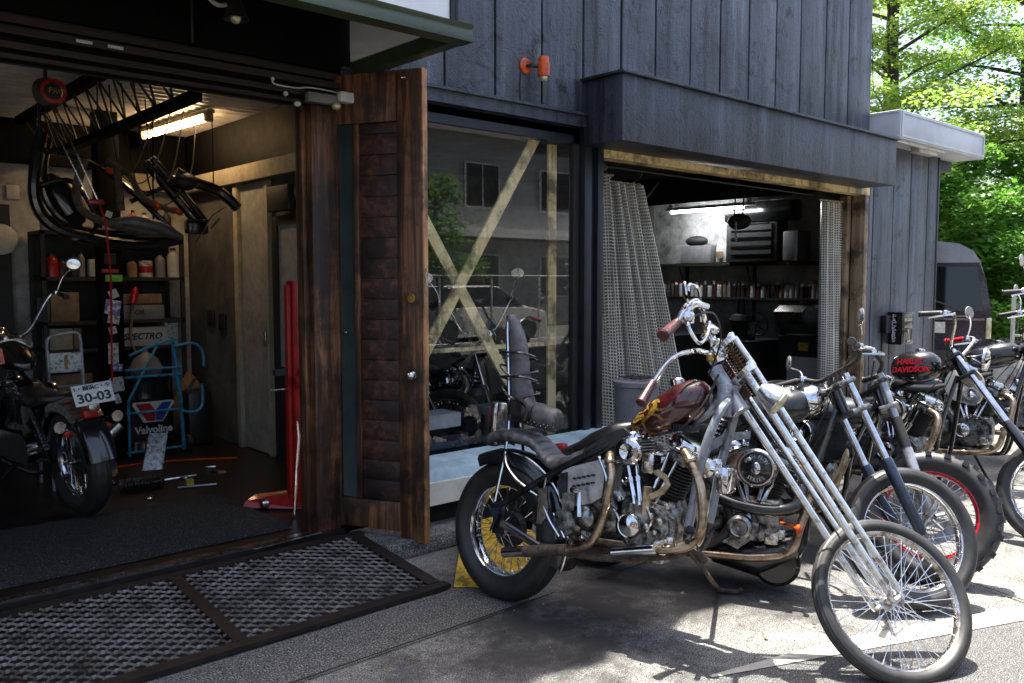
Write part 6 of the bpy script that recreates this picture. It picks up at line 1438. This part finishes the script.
# ================================================================== OUTDOORS
# dark van parked beyond the corner, rear towards the camera
VX, VY0, VY1 = 13.2, 4.42, 6.05
VN = thing('parked_van', 'dark purple high roof van seen from behind beyond the workshop corner', 'van', mat=tr(13.15, 4.40, 0) @ M.Rotation(R(19.5), 4, 'Z'))
VXX = WM[VN.name].copy() @ tr(-VX, -VY0, 0)
MB0 = MB
def MB(xf=None): return MB0(VXX)
m = MB(); secs = [(.35, 0), (.55, .03), (1.05, .05), (1.2, .06), (1.62, .12), (1.85, .20), (2.02, .30), (2.12, .48), (2.16, .75)]
rings = []
for x, sq, dz in ((VX+.02, 1.0, -.03), (VX, .985, 0), (VX+.06, 1.0, 0), (VX+2.6, 1.0, .0), (VX+3.6, .99, -.02), (VX+4.2, .95, -.5), (VX+4.3, .9, -.9)):
    pass
def vring(x, top):
    out = []
    cy = (VY0+VY1)/2
    for z, ins in secs: out.append((x+.10*max(0, z-1.1)*(1 if x < VX+1 else -1.2), VY0+ins, z if z < 1.1 else 1.1+(z-1.1)*top))
    for z, ins in reversed(secs): out.append((x+.10*max(0, z-1.1)*(1 if x < VX+1 else -1.2), VY1-ins, z if z < 1.1 else 1.1+(z-1.1)*top))
    return out
m.loft([vring(VX, .97), vring(VX+.05, 1), vring(VX+3.7, 1), vring(VX+4.0, .9), vring(VX+4.3, .1)]); obj('body', m, MT['vanpaint'], VN, ang=40)
m = MB(); m.add([(VX+.055, VY0+.16, 1.17), (VX+.055, VY1-.16, 1.17), (VX+.115, VY1-.30, 1.80), (VX+.115, VY0+.30, 1.80), (VX-.012, VY0+.14, 1.16), (VX-.012, VY1-.14, 1.16), (VX+.055, VY1-.24, 1.80), (VX+.055, VY0+.24, 1.80)], [(4, 5, 6, 7), (0, 3, 2, 1), (0, 1, 5, 4), (2, 3, 7, 6), (0, 4, 7, 3), (1, 2, 6, 5)]); rwn = obj('rear_window', m, MT['dark_glass'], VN)
m = MB(); m.tube([(VX-.03, VY0+.45, 1.18), (VX-.0, VY0+.75, 1.30), (VX+.01, VY0+1.0, 1.42)], .012, 6); obj('wiper', m, MT['matblack'], rwn)
m = MB(); m.span((VX-.03, VY0+.62, .84), (VX-.01, VY0+.96, 1.0)); obj('number_plate', m, MT['white'], VN)
m = MB(); m.span((VX-.012, VY0+.10, .62), (VX-.004, VY1-.10, .63)); m.span((VX-.012, VY0+.10, .63), (VX-.004, VY0+.11, 1.12)); obj('door_seam', m, MT['matblack'], VN); m = MB(); m.box((VX-.02, VY0+.55, 1.11), (.03, .12, .03), None, .006); obj('handle', m, MT['chrome'], VN)
m = MB(); m.span((VX-.03, VY0+.12, 1.03), (VX-.005, VY1-.12, 1.06)); m.span((VX-.04, VY0+.3, 1.08), (VX-.005, VY0+.5, 1.1)); obj('trim_strip', m, MT['chrome'], VN)
for y in (VY0+.07, VY1-.07):
    m = MB(); m.box((VX+.01, y, .92), (.05, .07, .30), None, .015); obj('tail_lamp', m, MT['lens'] if y < 5 else MT['red'], VN)
m = MB(); m.box((VX-.03, (VY0+VY1)/2, .48), (.14, 1.6, .22), None, .04); obj('bumper', m, MT['matblack'], VN)
for x in (VX+.75, VX+3.4):
    for y in (VY0+.12, VY1-.12):
        m = MB(); m.lathe([(.16, -.09), (.29, -.09), (.31, -.06), (.31, .06), (.29, .09), (.16, .09)], tr(x, y, .31) @ rotm('X', 90), 28, close=True); w_ = obj('wheel', m, MT['rubber'], VN)
        m = MB(); m.lathe([(0, -.06), (.16, -.07), (.16, .07), (0, .06)], tr(x, y, .31) @ rotm('X', 90), 20); obj('rim', m, MT['alu'], w_)
for sd_ in (1,):
    m = MB(); m.add([(VX+.7, VY0+.075, 1.2), (VX+3.5, VY0+.075, 1.2), (VX+3.3, VY0+.20, 1.8), (VX+.8, VY0+.20, 1.8), (VX+.7, VY0+.035, 1.2), (VX+3.5, VY0+.035, 1.2), (VX+3.3, VY0+.165, 1.8), (VX+.8, VY0+.165, 1.8)], [(4, 5, 6, 7), (0, 3, 2, 1), (0, 1, 5, 4), (2, 3, 7, 6), (0, 4, 7, 3), (1, 2, 6, 5)]); obj('side_window', m, MT['dark_glass'], VN)

m = MB(); m.loft([[(x+dx_, y, z) for y, z in ((VY0+.19, 1.86), (VY0+.30, 2.03), (VY0+.48, 2.135), (VY0+.75, 2.175), (VY1-.75, 2.175), (VY1-.48, 2.135), (VY1-.30, 2.03), (VY1-.19, 1.86)) for dx_ in (.1*(z-1.1)-.004,)] for x in (VX, VX+2.2)]); obj('roof_panel', m, MT['vanroof'], VN)
MB = MB0
# trees
def leaves(name, par, clumps, mat, n, size, seed):
    rnd = random.Random(seed); m = MB(); vs = []; fs = []
    wts = [c[1][0]*c[1][1] for c in clumps]; tot = sum(wts)
    inv = WM[par.name].inverted()
    for (c, rad), w in zip(clumps, wts):
        for i in range(int(n*w/tot)):
            while True:
                p = V((rnd.uniform(-1, 1), rnd.uniform(-1, 1), rnd.uniform(-1, 1)))
                if .15 < p.length < 1: break
            k = rnd.choice((1, 1, .8)); p = V((c[0]+p.x*rad[0]*k, c[1]+p.y*rad[1]*k, c[2]+p.z*rad[2]*k+rnd.gauss(0, .05)))
            a = rnd.uniform(0, 2*pi); tl_ = rnd.gauss(0, .55); u = V((cos(a), sin(a), rnd.gauss(0, .3))); v_ = V((-sin(a), cos(a), tl_)); s = size*rnd.uniform(.6, 1.3)
            b = len(vs); vs += [p-u*s, p+v_*s*.55, p+u*s, p-v_*s*.55]; fs.append((b, b+1, b+2, b+3))
    me = bpy.data.meshes.new(name); me.from_pydata([tuple(inv @ p) for p in vs], [], fs); me.materials.append(MT[mat])
    o = bpy.data.objects.new(name, me); C.objects.link(o); o.parent = par; WM[o.name] = WM[par.name]; return o
def tree(loc, h, spread, label, mat, n, size, seed, layers=7, base=.25, cat='tree', name='broadleaf_tree', flat=.28, group=None, tilt=(0, 0)):
    rnd = random.Random(seed); t = thing(name, label, cat, loc, 0, group); x, y, z = loc
    m = MB(); tr_ = [(x, y, z-.05), (x+.1+tilt[0]*.3, y+tilt[1]*.3, z+h*.3), (x-.1+tilt[0]*.6, y+.1+tilt[1]*.6, z+h*.6), (x+tilt[0], y+tilt[1], z+h*.95)]
    m.tube(tr_, [h*.028, h*.022, h*.014, h*.004], 10, sp=5); tp = spline(tr_, 10); clumps = []
    for i in range(layers*5):
        f = base+(1-base)*(i+rnd.random())/(layers*5); p = tp[min(int(f*.95*(len(tp)-1)), len(tp)-1)]; a = i*2.4+rnd.random(); L_ = spread*(1-.55*max(0, f-.35)/.65)*rnd.uniform(.5, 1.05)
        e_ = V((p.x+cos(a)*L_, p.y+sin(a)*L_, p.z+h*rnd.uniform(.02, .10))); mid = p.lerp(e_, .5)+V((0, 0, .1*L_*rnd.uniform(-.3, 1)))
        m.tube([p, mid, e_], [h*.0045, h*.003, .006], 5, sp=4)
        for k in range(4):
            g_ = mid.lerp(e_, rnd.random()); q_ = g_+V((rnd.uniform(-1, 1), rnd.uniform(-1, 1), rnd.uniform(-.1, .35)))*L_*.35; m.tube([g_, q_], [.009, .003], 4)
            clumps.append((q_, (L_*.24+.15, L_*.24+.15, (L_*.24+.15)*flat)))
        clumps.append((e_, (L_*.3+.2, L_*.3+.2, (L_*.3+.2)*flat))); clumps.append((mid, (L_*.3+.15, L_*.3+.15, (L_*.3)*flat)))
    obj('trunk', m, MT['bark'], t); leaves('crown', t, clumps, mat, n, size, seed); return t
tree((20.5, 9.2, 0), 11.5, 4.4, 'tall tree with layered yellow green foliage behind the white canopy', 'leaf_light', 56000, .052, 5, flat=.16, base=.3)
tree((26.0, 8.0, 0), 12.5, 5.0, 'tall yellow green tree farther off at the right edge behind the first one', 'leaf_mid', 34000, .065, 8, flat=.25)
tree((27.5, 15.5, 0), 10.0, 4.6, 'tree with sparse pale foliage standing behind the upper wall corner', 'leaf_light', 12000, .07, 15, flat=.25)
tree((18.2, 7.1, 0), 4.4, 2.1, 'lower bushy tree of deep green leaves just behind the van', 'leaf_mid', 26000, .065, 12, base=.12, flat=.6, layers=6)
tree((22.0, 6.6, 0), 4.8, 2.4, 'deep green bushy tree right of the van against the street', 'leaf_mid', 22000, .07, 22, base=.1, flat=.6, layers=6)
def shrub(loc, r, h, mat, lab, n, seed, size=.06, cat='shrub'):
    t = thing('shrub', lab, cat, loc); rnd = random.Random(seed); m = MB(); cl = []
    for i in range(14):
        a = i*2.4; e_ = V((loc[0]+cos(a)*r*rnd.random(), loc[1]+sin(a)*r*rnd.random(), loc[2]+h*rnd.uniform(.3, .9))); m.tube([V(loc), e_], [.02, .006], 5); cl.append((e_, (r*.45, r*.45, h*.25)))
    obj('stems', m, MT['bark'], t); leaves('foliage', t, cl, mat, n, size, seed); return t
shrub((24.5, 5.0, 0), 2.6, 2.3, 'leaf_dark', 'dark rounded hedge shrub behind the white barrier', 12000, 31)
shrub((30.5, 9.5, 0), 4.0, 3.6, 'leaf_dark', 'large dark shrub mass at the far end of the street under the trees', 14000, 32, .09)
fl = shrub((19.5, 5.35, .3), .8, 1.5, 'flower', 'shrub with pink and yellow blossom above the white barrier', 2500, 33, .05)
# white barrier panel and low fence
BR = thing('barrier_panel', 'white framed mesh barrier panel at the right edge behind the motorcycles', 'barrier', (14.6, 4.1, 0))
m = MB(); m.tube([(14.6, 4.62, .05), (14.6, 4.62, 1.35), (14.62, 4.50, 1.47), (14.62, 3.2, 1.47), (14.6, 3.08, 1.35), (14.6, 3.08, .05)], .03, 8); m.tube([(14.6, 4.62, .75), (14.6, 3.08, .75)], .02, 8); obj('frame', m, MT['white'], BR)
m = MB()
for i in range(15): m.tube([(14.6, 3.15+i*.1, .1), (14.6, 3.15+i*.1, 1.45)], .005, 4)
for i in range(13): m.tube([(14.6, 3.1, .15+i*.1), (14.6, 4.6, .15+i*.1)], .005, 4)
obj('wire_mesh', m, MT['worn_chrome'], BR)
m = MB(); m.lathe([(0, 0), (.10, 0), (.10, .01), (0, .012)], tr(14.57, 4.2, 1.0) @ rotm('Y', -90), 20); obj('reflector', m, MT['white'], BR)
FW_ = thing('block_wall', 'low grey block wall along the street behind the trees', 'wall', (24, 6, 0))
m = MB(); m.span((16, 12.0, 0), (34, 12.2, 1.3)); m.span((33.8, 2, 0), (34.0, 12, 1.3)); obj('blocks', m, MT['opp_wall'], FW_)
for i in range(6):
    pass
# ------------------------------------------------ the other side of the street (seen mirrored in the shop window)
OB = thing('opposite_house', 'pale two storey house across the street with white eaves and dark windows', 'building', (19, -14, 0))
m = MB(); m.span((4, -20, 0), (34, -13, 6.4)); obj('wall', m, MT['opp_wall'], OB)
m = MB(); m.span((3.5, -20.5, 6.41), (34.5, -12.4, 6.65)); m.span((3.8, -12.98, 3.15), (34.2, -12.2, 3.3)); m.span((3.8, -12.3, 3.02), (34.2, -12.2, 3.14)); obj('eaves', m, MT['opp_white'], OB)
m = MB()
for i in range(90): m.box((4.1+i*.31, -12.25, 2.96), (.10, .2, .08))
obj('eave_brackets', m, MT['steel'], OB)
for x in (5.5, 8.5, 11.5, 14.4, 17.6, 21, 24.5, 28):
    for z, h in ((4.0, 1.5), (1.0, 1.5)):
        m = MB(); m.span((x, -12.96, z), (x+1.5, -12.90, z+h)); wn = obj('window', m, MT['opp_white'], OB)
        m = MB(); m.span((x+.06, -12.895, z+.06), (x+.72, -12.885, z+h-.06)); m.span((x+.78, -12.895, z+.06), (x+1.44, -12.885, z+h-.06)); obj('pane', m, MT['dark_glass'], wn)
CF = thing('mesh_fence', 'chain link fence with white posts along the far side of the street', 'fence', (0, -6.9, 0))
m = MB()
for i in range(19): m.tube([(-4+i*1.6, -6.9, 0), (-4+i*1.6, -6.9, 1.75)], .03, 6)
m.tube([(-4, -6.9, 1.72), (25, -6.9, 1.72)], .02, 6); m.tube([(-4, -6.9, .1), (25, -6.9, .1)], .02, 6); obj('posts', m, MT['white'], CF)
m = MB()
for i in range(290):
    x = -4+i*.1
    m.tube([(x, -6.9, .1), (min(x+1.6, 25), -6.9, 1.7)], .003, 3, caps=False); m.tube([(x, -6.89, 1.7), (min(x+1.6, 25), -6.89, .1)], .003, 3, caps=False)
obj('wire', m, MT['steel'], CF)
def car(x0, y0, head, label, paint):
    c = thing('parked_car', label, 'car', mat=tr(x0, y0, 0) @ M.Rotation(R(head), 4, 'Z')); X = WM[c.name].copy()
    m = MB(X); rg = []
    for x, zb, zt, w in ((-2.1, .35, .7, .7), (-2.05, .25, .85, .8), (-1.4, .22, .92, .84), (0, .22, .94, .85), (1.3, .22, .92, .84), (2.0, .25, .78, .78), (2.1, .35, .62, .68)):
        rg.append([(x, w*a_, z_) for a_, z_ in ((-1, zb), (-1, (zb+zt)/2), (-.95, zt-.05), (-.8, zt), (.8, zt), (.95, zt-.05), (1, (zb+zt)/2), (1, zb))])
    m.loft(rg); b = obj('body', m, MT[paint], c, ang=40)
    m = MB(X); m.loft([[(x, s_*w_, z_) for s_, z_ in ((-1, .9), (-.86, zt), (.86, zt), (1, .9))] for x, zt, w_ in ((-1.75, .92, .78), (-1.2, 1.4, .76), (.4, 1.42, .76), (1.15, .93, .78))]); obj('windows', m, MT['dark_glass'], c)
    m = MB(X); m.loft([[(x, s_*w_, z_) for s_, z_ in ((-1, zt), (-.9, zt+.04), (.9, zt+.04), (1, zt))] for x, zt, w_ in ((-1.2, 1.39, .68), (-.9, 1.42, .68), (.2, 1.43, .68), (.45, 1.40, .68))]); obj('roof', m, MT[paint], c)
    for x in (-1.3, 1.3):
        for y in (-.78, .78):
            m = MB(X); m.lathe([(.17, -.09), (.28, -.09), (.30, -.06), (.30, .06), (.28, .09), (.17, .09)], tr(x, y, .30) @ rotm('X', 90), 22, close=True); w_ = obj('wheel', m, MT['rubber'], c)
            m = MB(X); m.lathe([(0, -.06), (.17, -.07), (.17, .07), (0, .06)], tr(x, y, .3) @ rotm('X', 90), 16); obj('rim', m, MT['alu'], w_)
    return c
car(14.6, -8.9, 4, 'white car parked across the street behind the mesh fence', 'white')
car(8.8, -9.1, -3, 'silver car parked across the street behind the mesh fence', 'silverpaint')
tree((12.6, -7.8, 0), 4.3, 1.2, 'small street tree just behind the mesh fence', 'leaf_mid', 4500, .055, 41, base=.4, flat=.6)

BH = thing('added_brick_house', 'unseen red brown brick house added behind the camera for the van window reflection', 'building', (-26, -6, 0))  # out of view, added so the van's rear window reflects brown
m = MB(); m.span((-32, -14, 0), (-22, 3, 7)); obj('wall', m, MT['brick'], BH)
m = MB(); m.span((-32.4, -14.4, 7.01), (-21.6, 3.4, 7.3)); obj('roof', m, MT['opp_white'], BH)
for y in (-12, -8.5, -5, -1.5):
    for z in (1, 4.2): m = MB(); m.span((-21.98, y, z), (-21.9, y+1.6, z+1.4)); obj('window', m, MT['opp_white'], BH)
# ================================================================== LIGHT, SKY, CAMERA
w = bpy.data.worlds.new('World'); S.world = w; w.use_nodes = True; nt = w.node_tree
bg = nt.nodes['Background']; sky = nt.nodes.new('ShaderNodeTexSky'); sky.sky_type = 'NISHITA'; sky.sun_disc = False
off = V((-.13, -.20, -1)); sd_ = -off.normalized()      # direction to the sun
el = math.asin(sd_.z); az = atan2(sd_.x, sd_.y)
sky.sun_elevation = el; sky.sun_rotation = az; sky.air_density = 1.0; sky.dust_density = 5
nt.links.new(sky.outputs[0], bg.inputs[0]); bg.inputs[1].default_value = .115
l = bpy.data.lights.new('sun', 'SUN'); l.energy = 5.0; l.angle = R(.5); l.color = (1, .95, .86)
lo = bpy.data.objects.new('sun', l); C.objects.link(lo); lo.rotation_euler = off.to_track_quat('-Z', 'Y').to_euler(); lo.location = (0, 0, 20)
cd = bpy.data.cameras.new('camera'); co = bpy.data.objects.new('camera', cd); C.objects.link(co)
cd.sensor_width = 36; cd.lens = 850/1024*36; cd.clip_start = .05; cd.clip_end = 600
co.location = (0, 0, 1.6); co.rotation_euler = (R(90-4.1), 0, R(-41.9)); S.camera = co
S.render.engine = 'CYCLES'; S.cycles.use_denoising = True; S.cycles.max_bounces = 8; S.cycles.transparent_max_bounces = 12
S.cycles.caustics_reflective = False; S.cycles.caustics_refractive = False; S.cycles.sample_clamp_indirect = 8
S.render.resolution_x = 1024; S.render.resolution_y = 683
v = S.view_settings; v.view_transform = 'Standard'; v.look = 'None'; v.exposure = 1.95; v.gamma = 1
